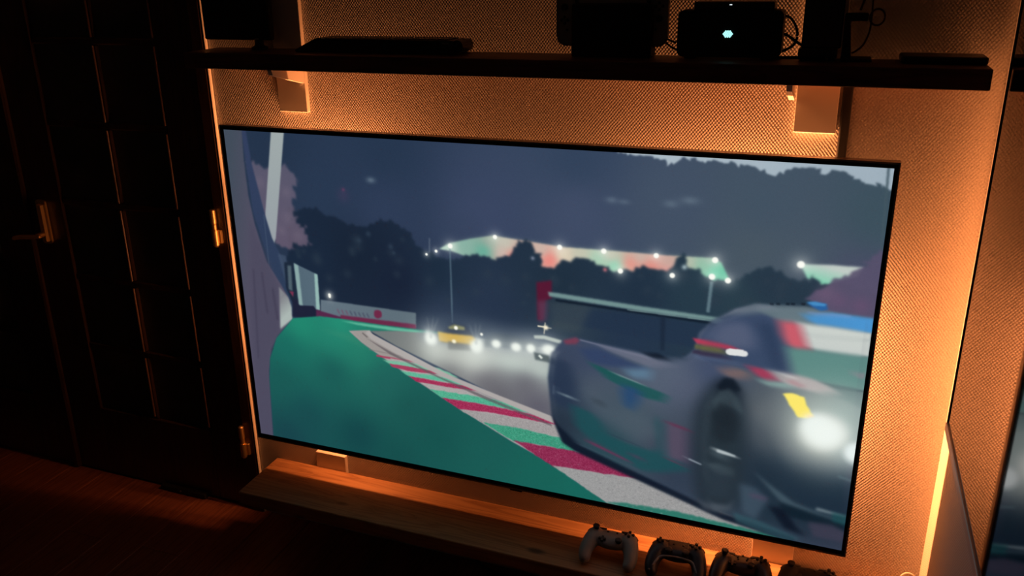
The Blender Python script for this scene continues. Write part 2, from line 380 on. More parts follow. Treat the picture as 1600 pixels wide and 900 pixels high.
    S.poly([(506.5,146.9),(560.8,129.5),(636.8,290.1),(485.3,322.4)], (48,62,84), 9, .15)
    for x, y, r in ((560,375,7),(610,385,6),(575,365,6),(615,395,4)):
        S.glow(P(x,y), r, (66,86,104), .35)
    for k in range(150):
        x = 460 + 780 * S.rng.random(); y = 372 + 85 * S.rng.random() + (18 if x > 700 else 0)
        if x > 700 and y < 428: continue
        S.glow(P(x, y), 5 + 7 * S.rng.random(), (46,60,74) if S.rng.random() < .5 else (20,30,44), .35)
    # light masts and lamps
    S.line((508.1,209.2), (507.5,368.2), 3.2, (92,116,132), 1.2, .75); S.line((1012.7,220.1), (1009.8,278.9), 6, (104,130,140), 1.4, .8); S.line((464.6,192.4), (463.1,223.0), 3, (100,112,128), 1.2, .6)
    for x, y, r in ((703,384,4.6),(773,370,4),(874,386,4.6),(943,392,4.6),(1025,399,4.4),(1117,406,5),(969,423,4.4),(1050,430,4.4),(1112,432,5.2),(1137,438,4.8),(1251,413,5.8),(681,392,2.8),(666,397,2.4)):
        S.spot(P(x,y), r*1.15, (252,252,244), 2.0)
    for x, y, r, c in ((1069,417,3.5,(170,190,195)),(945,421,3,(190,110,120)),(832,403,3,(120,130,150))): S.glow(P(x,y), r*1.4, c, .8)
    # pink blossom trees
    pink_left = [(50.3,61.6),(72.5,62.9),(90.0,75.3),(109.1,74.1),(142.8,66.6),(157.1,76.4),(166.5,89.1),(174.6,99.3),(157.8,111.2),(163.5,129.8),(152.6,156.7),(156.9,174.3),(146.1,186.3),(173.7,192.2),(183.3,219.2),(188.5,230.0),(155.0,233.3),(132.4,249.7),(113.9,243.0),(95.0,239.1),(58.1,171.5)]
    S.poly(pink_left, (98,92,112), 2.4, .82, rough=4.2, step=4, grad=((133.8,76.5),(130.9,235.6),(106,92,112)))
    for x, y, r in ((405,285,14),(447,300,12),(450,340,14),(465,368,13),(440,360,10)): S.glow(P(x,y), r, (114,104,122), .35)
    pink_right = [(1169.8,232.1),(1185.8,217.3),(1207.8,204.4),(1218.5,191.7),(1237.1,180.6),(1250.4,167.9),(1264.9,150.8),(1284.6,131.3),(1297.6,121.3),(1317.0,275.4),(1216.3,265.9)]
    S.poly(pink_right, (92,82,108), 2.2, .92, rough=4.5, step=5, grad=((1202.6,232.7),(1274.6,167.5),(86,80,106)))
    for x, y, r, c in ((1290,458,16,(120,92,120)),(1330,450,22,(84,72,104)),(1350,440,20,(74,68,98)),(1310,470,14,(108,78,112)),(1345,478,16,(112,72,112))): S.glow(P(x,y), r, c, .4)
    # pale post and the concrete wall on the left
    S.poly([(118.6,-8.5),(150.3,-10.0),(101.3,227.1),(92.4,246.6),(78.9,186.6)], (158,168,168), 1.3, grad=((133.3,3.8),(83.6,225.9),(150,158,164)))
    S.poly([(44.0,-7.6),(55.2,-8.1),(60.7,67.7),(80.1,176.6),(91.5,228.0),(110.8,269.2),(114.0,324.3),(127.8,374.6),(144.3,402.5),(111.6,429.7),(87.3,327.4),(49.9,172.1)], (50,62,92), 1.6, grad=((58.7,47.6),(115.4,368.7),(44,60,86)))
    S.line((76.9,176.9), (76.0,299.2), 2, (80,96,118), 1, .5)
    S.poly([(-9.0,-7.8),(46.0,-10.3),(42.2,62.1),(43.1,137.6),(51.0,200.4),(69.9,282.2),(103.0,334.5),(119.0,365.3),(120.1,413.3),(78.3,456.0),(56.8,492.0),(42.7,550.0),(31.8,735.0),(-18.2,744.9)], (66,76,90), 1.6,
           grad=((-17.2,177.7),(55.3,192.9),(82,78,98)))
    S.poly([(39.6,187.2),(63.3,256.7),(95.6,341.3),(85.9,448.7),(56.8,492.0),(44.4,549.7),(33.7,734.6),(-10.7,743.4),(10.2,428.1)], (74,72,92), 6, .7)
    S.poly([(95.9,338.3),(116.4,359.6),(123.6,382.7),(122.0,411.6),(87.1,439.3)], (170,182,178), 2, grad=((111.8,399.3),(88.5,372.1),(128,130,136)))
    for x0, y0, x1, y1, w in ((409,425,418,490,5),(426,450,434,500,6),(396,420,404,560,4)): S.line(P(x0,y0), P(x1,y1), w, (56,52,72), 2.2, .45)
    S.poly([(102.0,261.5),(122.6,265.1),(121.3,345.6),(114.0,324.3)], (70,86,110), 2, .6)
    # leaning board, banner and dark barrier foot
    S.poly([(115.9,280.2),(139.2,274.9),(135.3,366.2),(125.4,367.5),(113.9,339.1)], (28,40,58), 1.6); S.poly([(123.3,286.7),(133.1,285.6),(129.6,344.6),(120.2,341.3)], (98,118,126), 1.8, .7)
    S.poly([(121.3,345.6),(132.7,345.7),(129.7,358.0)], (130,50,80), 1.3, .9)
    S.poly([(127.7,361.2),(196.2,370.4),(250.8,378.1),(249.2,396.0),(144.0,405.6),(122.7,405.4)], (30,34,56), 2)
    S.poly([(140.3,279.1),(197.1,298.8),(195.1,380.9),(185.6,380.7),(180.0,372.5),(144.0,375.6)], (82,102,116), 1.2, grad=((153.4,319.7),(169.7,317.9),(84,104,118)))
    S.poly([(140.3,279.1),(151.0,283.7),(152.3,374.5),(142.6,374.2)], (140,170,168), 1.6, .95); S.poly([(189.4,296.8),(197.1,298.8),(195.1,380.9),(185.7,379.1)], (150,186,180), 1.3, .95)
    S.poly([(185.6,380.7),(245.8,381.7),(244.3,398.1),(183.5,400.3)], (92,40,74), 1.5, .9)
    S.poly([(199.3,355.3),(426.2,356.6),(424.4,389.6),(245.1,389.1),(196.6,382.2)], (98,114,126), 1.4, grad=((212.0,371.3),(410.5,374.3),(92,108,118)))
    S.poly([(245.5,384.7),(424.8,382.4),(424.0,396.8),(244.0,401.1)], (106,42,72), 1.6)
    for k in range(8): S.line(P(527+k*6.6,483+k*.95), P(530.5+k*6.6,490+k*.95), 3.2, (112,72,96) if k < 3 else (66,70,92), 1.5, .75)
    S.glow((336.8,371.2), 6.5, (60,60,80), 0); S.poly([(329.0,365.0),(338.3,361.6),(345.5,365.7),(344.8,375.9),(335.4,380.8),(328.1,376.7)], (112,34,66), 1.4, .9, smooth=True)
    S.spot((222.0,341.5), 3.6); S.spot((222.1,345.1), 3.2)
    # green run-off
    green = [(124.0,408.3),(193.8,394.5),(244.7,393.6),(349.6,394.1),(496.7,390.9),(496.1,405.2),(333.2,411.0),(267.6,418.7),(273.2,426.8),(292.3,442.0),(344.2,471.6),(403.1,504.2),(490.4,548.1),(632.7,616.4),(729.8,653.9),(770.9,681.3),(841.3,718.5),(-11.7,750.5),(33.7,734.6),(42.3,566.2),(50.3,516.7),(74.1,462.8)]
    S.paint(green, [((142.6,417.9),(34,138,112)),((240.4,406.1),(38,146,118)),((221.7,437.1),(36,128,108)),((283.1,458.3),(38,124,104)),((101.8,485.3),(26,104,94)),((75.9,560.7),(26,88,84)),((213.6,522.6),(26,88,84)),
                    ((340.0,532.8),(32,96,90)),((134.4,648.2),(24,74,78)),((265.7,672.5),(20,68,72)),((456.8,635.5),(22,82,78)),((575.0,643.1),(26,90,84)),((702.3,693.3),(24,96,86)),((75.7,709.4),(24,66,74)),((398.5,584.2),(26,84,80)),((359.6,710.7),(22,78,76)),((771.3,708.6),(24,100,90))], 1.3)
    S.glow((122.7,493.1), 12, (24,80,92), 0); S.poly([(190.7,424.9),(273.2,426.8),(306.8,454.8),(253.2,440.1)], (64,140,112), 5, .35)
    S.poly([(244.3,398.1),(496.6,393.7),(496.2,403.7),(408.8,404.7),(287.7,402.6)], (104,190,160), 1.6, .85)
    # track
    S.paint([(314.7,412.1),(379.1,403.1),(482.2,395.8),(580.9,393.0),(741.3,394.2),(742.7,565.5),(633.8,527.2),(493.2,477.8),(376.8,438.5)],
            [((348.4,411.8),(112,118,118)),((423.1,412.8),(110,114,114)),((406.8,439.9),(116,120,120)),((465.9,435.4),(190,198,190)),((551.7,442.6),(200,206,198)),((635.0,433.9),(178,190,184)),((702.2,437.4),(168,180,176)),((493.5,470.5),(106,106,110)),((578.7,485.8),(98,96,104)),
             ((661.8,479.2),(94,92,102)),((688.7,524.7),(88,86,100)),((606.2,510.2),(94,92,100))], 1.4)
    # kerb
    S.poly([(262.9,419.3),(314.8,410.6),(320.3,420.1),(405.8,456.2),(492.6,492.6),(592.0,522.9),(742.7,562.6),(756.5,606.7),(1194.5,699.8),(1196.1,717.9),(838.6,717.6),(729.8,655.4),(632.7,616.4),(576.3,589.6),(490.4,548.1),(403.1,504.2),(344.2,471.6),(292.3,442.0)], (168,160,158), 1.2,
           grad=((301.9,418.3),(605.6,546.9),(170,164,164)), speck=3)
    S.poly([(267.5,420.2),(305.4,413.4),(346.3,441.5),(405.2,466.6),(344.3,470.1),(302.7,447.9)], (152,146,142), 2, .8)
    def stripe(pts, c, b=1.0, sp=8, r=.5): S.poly(pts, c, b, speck=sp * .55, rough=r, step=6)
    GR, RD = (82,172,140), (158,46,84)
    S.line((308.3,456.1), (390.6,460.0), 2, (120,110,110), 1, .6)
    stripe([(339.3,475.3),(367.6,487.4),(478.2,489.1),(521.6,490.8),(478.7,475.7),(419.9,471.8)], (120,184,156), 1.4, 4)
    S.line((326.1,466.9), (440.9,468.5), 2.6, (168,80,100), .9); S.line((326.0,468.4), (359.7,469.2), 3, (160,60,90), .9)
    stripe([(355.8,481.8),(361.5,488.4),(403.8,492.1),(497.2,487.4),(478.4,483.1),(404.4,481.6)], (164,62,92), .8, 5, .3)
    stripe([(379.4,494.5),(400.0,504.7),(492.2,503.0),(552.7,506.1),(510.0,494.2),(433.7,493.3)], (96,180,150), 1.0, 6)
    stripe([(398.6,503.5),(417.6,513.9),(491.7,514.9),(580.9,511.6),(549.9,505.1),(477.5,505.4)], (162,50,86), .9, 8, .4)
    stripe([(448.4,526.7),(477.3,542.8),(563.2,541.2),(669.6,542.7),(628.3,526.7),(534.9,525.4)], GR, 1.0, 9)
    stripe([(475.9,541.6),(513.3,562.0),(591.3,556.9),(729.3,559.3),(726.5,548.2),(633.6,543.3),(563.2,541.2)], RD, 1.0, 13)
    stripe([(513.3,562.0),(572.0,587.4),(647.1,582.2),(742.9,585.9),(742.7,561.1),(619.4,559.2)], (158,153,153), 1.0, 9)
    stripe([(569.2,583.4),(636.9,615.6),(702.3,611.6),(770.0,615.7),(756.4,592.0),(737.5,586.9),(647.1,582.2)], (62,150,122), 1.0, 12)
    stripe([(635.6,612.8),(721.6,657.1),(810.6,651.7),(952.9,667.6),(900.7,628.0),(835.9,612.5),(743.1,612.3)], (140,44,80), 1.1, 11)
    stripe([(718.9,654.7),(841.3,720.0),(980.3,714.2),(1196.1,717.9),(1194.2,697.0),(1076.7,689.7),(977.9,669.2),(901.4,646.8),(810.6,651.7)], (152,152,152), 1.2, 7)
    S.poly([(835.9,716.7),(871.3,708.5),(979.8,705.4),(1090.2,711.1),(1195.7,713.7),(1196.8,724.9),(1080.1,737.1)], (34,112,96), 1.8, .9, rough=.8)
    for k in range(340):
        x = 690 + 420 * S.rng.random() ** .8; edge = 621 + (x - 690) * .605; y = edge - 2 - S.rng.random() * (26 + .10 * (x - 690))
        if y < 655 + (x - 865) * .50 or (x > 870 and y < 712 + (x - 880) * .36): continue
        dk = S.rng.random() < .6; w_ = 1.5 + 2.5 * (x - 690) / 400
        S.poly([P(x, y), P(x + w_, y + .6), P(x + w_ * .8, y + 1.6)], (96, 92, 100) if dk else (206, 192, 196), .9, .4)
    S.line((295.7,419.2), (307.4,427.9), 3, (80,76,78), 1, .7)
    S.poly([(303.5,418.1),(311.6,412.5),(323.4,419.7),(406.1,451.8),(492.9,485.2),(606.2,514.5),(721.1,542.0),(723.9,557.4),(592.0,522.9),(478.0,492.0),(375.7,456.3),(316.4,431.0)], (172,166,164), 1.0)
    S.poly([(304.1,429.8),(375.5,459.3),(477.9,495.0),(591.9,525.8),(718.5,559.9),(718.5,564.2),(577.7,529.8),(463.2,494.4),(360.3,460.2)], (92,84,90), 1.0, .7)
    # oncoming cars and headlamps
    S.poly([(440.0,370.3),(498.4,348.5),(728.1,358.3),(728.4,412.5),(580.4,414.1),(430.4,414.6)], (58,72,92), 8, .6)
    S.poly([(576.7,393.6),(594.9,379.8),(635.7,376.8),(682.4,382.4),(691.6,404.4),(635.4,405.9),(576.4,409.0)], (42,56,72), 3, .8)
    S.poly([(479.3,396.2),(497.2,379.5),(506.1,369.8),(535.7,368.6),(546.5,381.1),(556.0,390.9),(555.6,405.0),(481.4,413.0)], (46,56,74), 2.2, .9)
    S.poly([(497.2,378.1),(511.7,370.5),(534.1,373.0),(533.9,380.0),(499.9,381.9)], (150,150,100), 1.8, .8)
    S.poly([(473.7,391.3),(496.7,392.3),(550.4,390.3),(560.0,397.4),(552.5,412.5),(512.9,414.1),(475.7,412.4)], (206,164,66), 2.2)
    S.poly([(496.0,409.5),(545.6,409.3),(549.4,422.9),(495.2,428.2)], (82,86,88), 2.5, .9)
    S.glow((512.0,440.0), 26, (205,210,200), .5, 3); S.glow((635.0,435.3), 18, (200,212,204), .5, 4); S.glow((696.9,445.2), 14, (196,208,200), .35, 2)
    for x, y, r, st in ((673,529,15,1),(744,541,15,1),(775,537,9.5,1.1),(806,542,10,1.15),(829,544,10,1),(857,546,12,1.3)):
        S.glow(P(x,y), r * 2.1, (236,242,234), .6, st, 1.5); S.glow(P(x,y), r * .95, (240,246,238), 1, st, 3.5)
    S.glow((450.3,397.4), 10, (240,246,240), .5, .7); S.glow((564.0,401.0), 9, (240,246,238), .7)
    for x, y, ang in ((673,528,1.2),(673,528,1.75),(673,528,1.45),(744,538,1.35),(744,538,1.9),(744,538,1.6)):
        S.line(P(x,y), P(x + 34*math.cos(ang), y - 34*math.sin(ang)), 5, (190,198,196), 2, .3, .5)
    S.glow((514.3,377.1), 4.5, (252,252,240), 1, 1, 4); S.glow((508.9,407.6), 4.5, (250,244,214), .95, 1.1, 3); S.glow((570.1,383.3), 3.4, (250,250,240), .95, 1, 3)
    S.poly([(681.1,370.3),(702.2,367.4),(738.5,372.9),(738.6,381.0),(702.2,375.5),(682.4,377.0)], (196,206,198), 1.5, .9)
    S.poly([(681.0,406.0),(712.7,409.5),(715.4,424.2),(683.6,422.2)], (70,82,86), 2, .8); S.line((691.6,411.3), (698.2,417.2), 5, (225,232,224), 1.2)
    S.line((712.7,394.4), (734.9,400.6), 5, (240,246,240), 1.2, 1, 2)
    S.poly([(686.7,259.2),(717.4,251.8),(717.5,288.1),(704.7,295.0),(700.8,335.2),(689.1,336.8)], (88,24,50), 2.2, .95); S.poly([(689.2,296.9),(709.8,294.3),(707.3,334.4),(691.7,343.2)], (92,62,86), 4, .7)
    S.glow((705.4,350.0), 5, (250,240,210), 1, 1, 2.5); S.line((689.1,349.6), (704.7,349.5), 3.2, (236,226,200), .9); S.line((704.7,340.1), (702.2,364.6), 2, (240,230,205), .9, .8); S.line((704.7,350.8), (717.7,350.3), 2, (240,230,205), .9, .7)
    # rear wing of the near car
    S.poly([(709.8,276.0),(722.6,275.8),(887.5,282.2),(1034.9,286.6),(1035.4,293.9),(887.9,292.3),(712.4,284.8)], (112,142,142), 1.8)
    S.line((725.2,291.1), (1024.6,299.1), 4, (14,24,38), 1.6, .95); S.line((863.9,292.8), (1032.1,294.4), 1.8, (140,168,164), 1, .7)
    S.poly([(925.9,297.4),(935.2,297.4),(936.1,365.0),(929.0,366.1)], (26,38,56), 2, .7)
    # near car body
    body = [(710.2,457.0),(717.9,403.2),(738.6,374.3),(766.6,363.5),(819.6,369.2),(903.1,376.5),(945.3,384.4),(969.7,378.1),(991.5,352.9),(996.5,320.5),(1020.7,292.2),(1057.7,265.3),(1091.5,252.5),(1175.5,247.8),(1214.8,252.1),(1281.2,254.9),(1310.2,738.2),(1196.8,724.9),(1076.8,691.1),(901.4,646.8),(769.9,606.9),(740.3,595.2),(718.4,541.0)]
    S.paint(body, [((735.3,466.9),(38,52,76)),((742.6,551.0),(34,46,62)),((806.4,455.0),(84,94,108)),((805.3,400.7),(58,72,104)),((870.1,478.6),(76,92,104)),((896.6,522.2),(72,90,102)),((952.5,410.8),(98,108,128)),((917.7,436.5),(96,106,126)),((977.4,433.1),(92,98,122)),
                   ((767.2,406.6),(60,70,96)),((835.0,576.5),(34,74,82)),((947.5,554.3),(70,70,88)),((975.3,619.3),(46,58,78)),((1038.9,482.2),(34,46,56)),((1021.6,393.2),(66,78,112)),((1105.6,456.8),(92,98,104)),((1121.9,519.9),(64,72,82)),((1138.6,584.1),(34,48,64)),
                   ((1196.3,598.9),(38,54,68)),((1274.0,608.5),(34,54,70)),((1254.5,430.0),(120,138,138)),((1211.9,425.0),(130,140,140)),((1145.5,666.2),(42,58,72)),((1261.4,694.3),(52,58,76)),((1173.0,716.6),(52,66,84))], 2.4)
    S.poly([(897.1,376.1),(926.9,371.6),(945.2,381.9),(915.5,383.8)], (14,22,36), 1.8, .9)
    S.poly([(741.1,372.6),(766.6,362.2),(774.3,367.8),(766.8,376.9),(746.3,379.9)], (128,58,80), 2.4, .9)
    S.line((774.3,366.4), (903.4,383.0), 2, (150,150,172), 1.3, .8, 3)
    S.poly([(807.2,371.0),(891.1,378.3),(933.6,388.9),(963.3,389.5),(916.3,403.4),(873.4,392.9),(823.6,379.2)], (120,122,142), 2.2, .7)
    S.poly([(773.3,385.4),(811.1,379.7),(861.2,394.8),(910.4,407.0),(843.2,412.3),(795.4,410.4)], (50,66,104), 2.6, .9)
    S.poly([(861.8,414.8),(916.3,403.4),(911.3,426.8),(874.7,430.2)], (104,146,176), 3.5, .7)
    S.poly([(792.8,410.8),(808.1,413.8),(849.8,427.5),(843.8,435.2),(812.2,426.7)], (26,86,84), 1.8, .95)
    S.line((841.1,426.2), (899.7,442.2), 3.4, (168,186,188), 1.2, .9)
    S.poly([(812.0,418.6),(849.9,428.8),(899.7,442.2),(946.3,454.4),(938.6,470.6),(904.4,468.5),(863.1,453.8),(825.1,438.3)], (26,88,86), 1.6, .9)
    S.poly([(862.8,445.6),(897.7,454.7),(892.5,478.7),(877.1,500.8),(864.3,492.0),(857.1,463.0)], (38,74,118), 3.2, .9)
    S.poly([(804.5,485.9),(817.4,487.8),(825.3,498.9),(812.5,501.2)], (36,46,56), 3, .9)
    S.poly([(715.3,414.6),(754.4,415.4),(768.0,461.5),(766.0,510.9),(742.4,522.3),(718.3,498.0)], (36,50,76), 4, .7)
    S.poly([(759.4,507.8),(801.3,518.7),(821.1,536.3),(832.0,562.7),(879.7,574.8),(923.9,580.1),(935.9,570.6),(928.5,516.2),(938.8,500.6),(948.1,568.2),(993.1,608.3),(944.5,623.0),(900.7,628.0),(848.4,595.4),(789.2,571.0),(769.2,553.2)], (24,80,86), 3, .85)
    S.line((837.1,558.9), (898.6,573.9), 2, (40,60,76), 1.3, .8); S.line((796.0,584.2), (881.0,613.3), 6, (124,46,84), 1.8, .85, 3); S.line((880.4,596.1), (906.0,602.4), 6, (100,52,84), 2.4, .6)
    S.poly([(945.4,510.3),(984.5,519.4),(990.9,590.4),(949.2,590.6)], (92,78,100), 3.2, .9)
    S.line((947.9,512.6), (991.8,522.1), 5, (110,46,76), 1.8, .85); S.line((988.4,524.2), (988.5,590.9), 5, (64,48,72), 2.5, .7); S.line((949.2,590.6), (981.6,599.4), 3, (116,50,78), 1.4, .7)
    S.line((735.5,488.0), (765.8,494.0), 5, (120,138,150), 1.2, .9); S.line((723.5,471.7), (722.3,491.7), 4, (100,116,136), 1.5, .6)
    S.line((990.4,582.1), (1017.4,590.5), 3.4, (150,160,172), 1.1, .95)
    S.poly([(718.4,538.1),(732.0,558.8),(776.4,595.4),(849.1,620.0),(964.9,657.6),(1064.6,688.2),(1195.5,710.9),(1196.5,722.1),(1065.6,702.5),(901.6,652.6),(770.0,612.8),(743.0,597.6)], (14,24,40), 2.4, .95)
    S.line((769.7,592.3), (900.7,628.0), 2, (60,78,96), 1.4, .8)
    # wheel
    S.poly([(998.7,558.0),(1001.0,475.7),(1021.3,425.7),(1043.0,405.2),(1065.6,404.1),(1080.9,428.6),(1091.0,472.6),(1100.4,564.8),(1095.2,649.6),(1064.4,685.4),(1021.7,680.9),(1005.1,627.1)], (32,43,54), 7, .9, smooth=True)
    S.poly([(1032.8,425.1),(1045.2,404.9),(1058.8,403.9),(1076.2,425.6),(1071.0,447.3),(1042.2,444.5)], (16,24,36), 5, .85)
    S.poly([(1024.3,471.5),(1038.9,447.7),(1061.6,443.7),(1079.3,468.2),(1072.1,462.9),(1048.8,456.5),(1032.7,476.6)], (66,82,90), 3, .8)
    S.poly([(1014.3,500.2),(1028.9,470.7),(1051.0,456.1),(1072.6,469.4),(1086.0,527.0),(1086.2,623.4),(1063.3,668.4),(1033.6,656.5),(1019.3,581.7)], (38,50,58), 8, .7, smooth=True)
    S.poly([(1036.6,482.6),(1053.8,463.5),(1073.1,475.9),(1075.0,502.2),(1052.4,509.2)], (22,30,38), 4, .7)
    S.line((1034.5,557.7), (1063.4,567.0), 14, (84,98,106), 4, .7); S.line((1041.3,553.6), (1078.0,559.9), 6.5, (205,214,216), 1.5, 1, 4)
    S.poly([(1022.9,602.0),(1043.3,583.7),(1076.6,604.5),(1073.7,647.4),(1048.3,660.3),(1028.4,650.5)], (42,54,66), 4, .7); S.line((1022.0,586.7), (1057.9,590.3), 8, (70,84,92), 3, .6)
    S.poly([(1014.8,668.0),(1051.6,674.0),(1081.1,667.1),(1064.6,688.2),(1028.3,688.1)], (80,88,98), 4, .55)
    # cabin
    S.poly([(1000.6,332.5),(1017.9,300.0),(1047.7,280.0),(1090.4,265.9),(1122.8,268.9),(1137.8,294.5),(1160.3,377.2),(1121.5,379.7),(1065.2,368.4),(996.6,361.1)], (58,74,106), 3.5, .95)
    S.poly([(1011.9,330.9),(1032.3,298.1),(1075.8,287.3),(1094.1,312.9),(1093.9,337.7),(1063.3,342.2)], (94,102,130), 6, .85)
    S.poly([(1097.6,288.0),(1122.0,284.6),(1142.7,348.9),(1149.3,375.2),(1126.1,370.2),(1112.8,328.7)], (44,60,90), 5, .9)
    S.poly([(1089.4,254.0),(1175.5,247.8),(1214.8,252.1),(1245.5,256.2),(1171.1,278.0),(1128.9,277.7),(1101.3,266.9),(1047.7,278.8),(1026.3,291.5)], (104,122,130), 2.8, .85)
    S.poly([(1026.3,291.5),(1057.8,266.5),(1094.8,253.3),(1126.8,254.0),(1090.2,263.5),(1058.4,274.9)], (126,132,148), 2, .7)
    S.poly([(1169.6,262.7),(1214.9,253.2),(1282.1,254.8),(1282.5,282.6),(1227.8,278.5),(1184.6,277.3)], (72,144,202), 2.4, .95, grad=((1185.9,270.0),(1266.9,268.4),(74,150,212)))
    S.line((1176.5,258.3), (1245.5,256.2), 4, (120,150,200), 1.6, .7)
    S.poly([(1128.7,275.3),(1170.5,272.1),(1184.6,277.3),(1155.7,281.3)], (104,130,136), 2.5, .8)
    S.poly([(1172.6,239.9),(1184.7,237.2),(1204.2,238.3),(1208.3,248.2),(1196.5,252.1),(1183.6,246.7)], (40,96,158), 1.8); S.poly([(1172.5,238.8),(1186.7,236.4),(1205.3,238.7),(1201.7,243.2),(1183.3,243.3)], (70,140,196), 1.4)
    for x in (1203, 1213, 1228, 1236, 1252): S.line(P(x,474.5), P(x+6,475.5), 4, (22,32,44), 1, .85)
    S.poly([(1131.2,279.8),(1165.8,277.5),(1185.1,325.3),(1153.5,326.4),(1138.9,306.5)], (206,92,106), 3, .95)
    S.poly([(1165.9,278.7),(1217.6,278.7),(1280.4,281.7),(1281.5,325.2),(1232.8,325.4),(1185.0,324.1)], (206,212,206), 2, .97, grad=((1228.2,282.0),(1222.7,326.9),(200,206,202)))
    S.line((1180.5,299.4), (1279.9,294.7), 4, (176,184,182), 2, .7)
    S.poly([(1147.3,328.5),(1185.1,325.3),(1232.8,325.4),(1281.5,325.2),(1283.0,390.2),(1229.0,387.0),(1164.6,377.8)], (92,138,132), 2.6, .95)
    S.poly([(1260.9,357.3),(1279.0,355.6),(1278.3,366.6),(1264.0,366.5)], (140,130,140), 2, .7)
    S.poly([(1164.6,377.8),(1229.0,387.0),(1283.0,390.2),(1283.9,424.7),(1220.0,401.0)], (86,112,114), 3, .85); S.line((1214.5,388.2), (1283.0,390.2), 3, (40,64,72), 1.3, .85)
    S.poly([(985.7,332.1),(1006.4,333.0),(1040.5,335.6),(1065.3,339.4),(1072.6,347.1),(1041.2,345.5),(995.5,343.4)], (196,58,86), 1.8, .95)
    S.poly([(991.0,344.1),(1018.4,343.8),(1045.7,346.1),(1047.4,354.7),(1019.1,355.1),(991.6,354.2)], (108,104,62), 2, .95)
    S.poly([(989.4,355.8),(1019.2,356.4),(1053.2,357.6),(1048.0,363.4),(1008.3,364.4),(987.4,362.5)], (52,34,58), 2, .85)
    S.line((991.2,368.3), (1082.3,373.3), 6, (96,112,146), 2.2, .7); S.line((1008.8,372.0), (1093.5,374.1), 3, (44,58,90), 1.6, .8)
    S.poly([(1037.1,385.6),(1066.0,379.7),(1094.5,386.6),(1084.2,398.5),(1062.0,402.1),(1042.3,395.0)], (144,110,104), 3, .75)
    S.poly([(1085.7,374.0),(1098.8,372.0),(1123.3,375.6),(1141.0,391.7),(1113.9,394.9),(1099.9,385.7)], (184,58,90), 2, .95)
    S.poly([(1121.0,374.8),(1164.5,376.5),(1196.8,380.0),(1229.5,391.9),(1243.1,402.0),(1210.0,406.5),(1150.3,397.7),(1137.6,389.7)], (188,176,176), 2.6, .9)
    S.poly([(1106.4,397.4),(1139.1,394.5),(1172.0,399.1),(1150.9,405.2),(1118.1,405.6)], (150,186,178), 2.4, .85); S.poly([(1161.6,392.0),(1178.6,389.2),(1177.1,397.0),(1164.3,397.9)], (170,90,104), 2.4, .8); S.line((1138.9,379.4), (1162.7,380.6), 3, (222,226,224), 1.2, .85)
    S.smear([(717.9,403.2),(823.3,366.0),(985.7,373.0),(1020.7,292.2),(1091.5,252.5),(1267.8,259.0),(1282.1,682.1),(1195.2,708.1),(1064.4,685.4),(901.1,638.1),(756.4,592.0),(723.7,525.6)], (.95, .30), 26, 5)
    S.line((1051.6,349.6), (1077.1,348.9), 13, (255,255,252), .9); S.glow((1051.0,349.3), 6, (255,255,252), 1, 1, 6); S.glow((1078.3,349.1), 6, (255,255,252), 1, 1, 6)
    S.line((1043.7,554.5), (1078.0,559.9), 6, (200,210,212), 1.6, 1, 3); S.line((992.9,583.0), (1017.4,590.5), 3.2, (150,160,172), 1.1, .9)
    S.poly([(1027.8,454.9),(1040.0,429.1),(1057.9,423.5),(1074.9,438.8),(1086.6,473.4),(1074.4,462.5),(1059.5,446.7),(1043.7,449.5),(1033.5,469.8)], (62,76,84), 3.5, .75)
    S.poly([(1034.9,422.1),(1047.3,401.9),(1063.2,401.9),(1078.2,422.6),(1069.5,426.7),(1055.3,418.7),(1042.3,428.7)], (12,20,32), 3, .85)
    S.poly([(1029.3,477.3),(1044.0,454.7),(1062.3,454.1),(1075.8,482.0),(1076.9,528.7),(1052.1,539.1),(1033.5,523.7)], (26,34,42), 6, .7)
    S.poly([(1012.7,473.6),(1022.2,438.7),(1034.6,417.0),(1028.9,470.7),(1024.7,552.8),(1034.6,634.8),(1021.0,609.4),(1012.1,541.5)], (52,64,74), 4, .5)
    S.poly([(1026.0,651.1),(1041.6,669.1),(1069.4,669.8),(1085.9,651.7),(1075.8,676.9),(1046.3,685.3)], (84,94,104), 4, .5)
    S.poly([(1027.1,591.3),(1045.3,579.0),(1076.5,586.4),(1080.0,603.7),(1047.0,603.8)], (66,80,88), 4, .5)
    S.poly([(774.4,460.4),(800.2,464.4),(845.8,503.7),(908.4,506.1),(934.6,542.8),(898.2,564.0),(846.9,542.8),(807.7,517.5)], (92,104,116), 9, .35)
    # nose, lower bodywork and headlamps
    S.poly([(717.9,403.2),(766.7,366.2),(903.2,379.1),(991.5,372.1),(1020.9,294.7),(1089.8,258.8),(1128.9,277.7),(1156.6,384.1),(1105.6,456.8),(1111.2,674.3),(901.1,638.1),(756.4,592.0),(723.7,525.6)], (44,58,68), 8, .16)
    S.poly([(1099.6,524.3),(1153.0,553.9),(1226.7,571.9),(1292.0,577.6),(1295.0,699.8),(1195.2,708.1),(1106.0,684.1)], (24,40,54), 14, .6)
    S.poly([(1094.5,458.8),(1133.0,517.7),(1155.3,580.5),(1212.4,650.3),(1298.3,671.1),(1286.0,619.3),(1196.3,598.9),(1145.2,528.6)], (28,44,60), 9, .7)
    S.poly([(1111.1,583.2),(1140.3,604.4),(1188.5,635.1),(1245.6,649.4),(1289.7,652.5),(1285.5,663.2),(1224.1,655.9),(1166.1,638.9)], (72,92,104), 3.5, .75)
    S.line((1228.1,639.7), (1280.2,645.2), 7, (128,144,150), 2.5, .75, 4)
    S.poly([(1160.7,641.5),(1200.8,646.1),(1285.2,660.5),(1283.8,677.5),(1225.7,672.3),(1180.0,666.5)], (14,30,42), 4, .85)
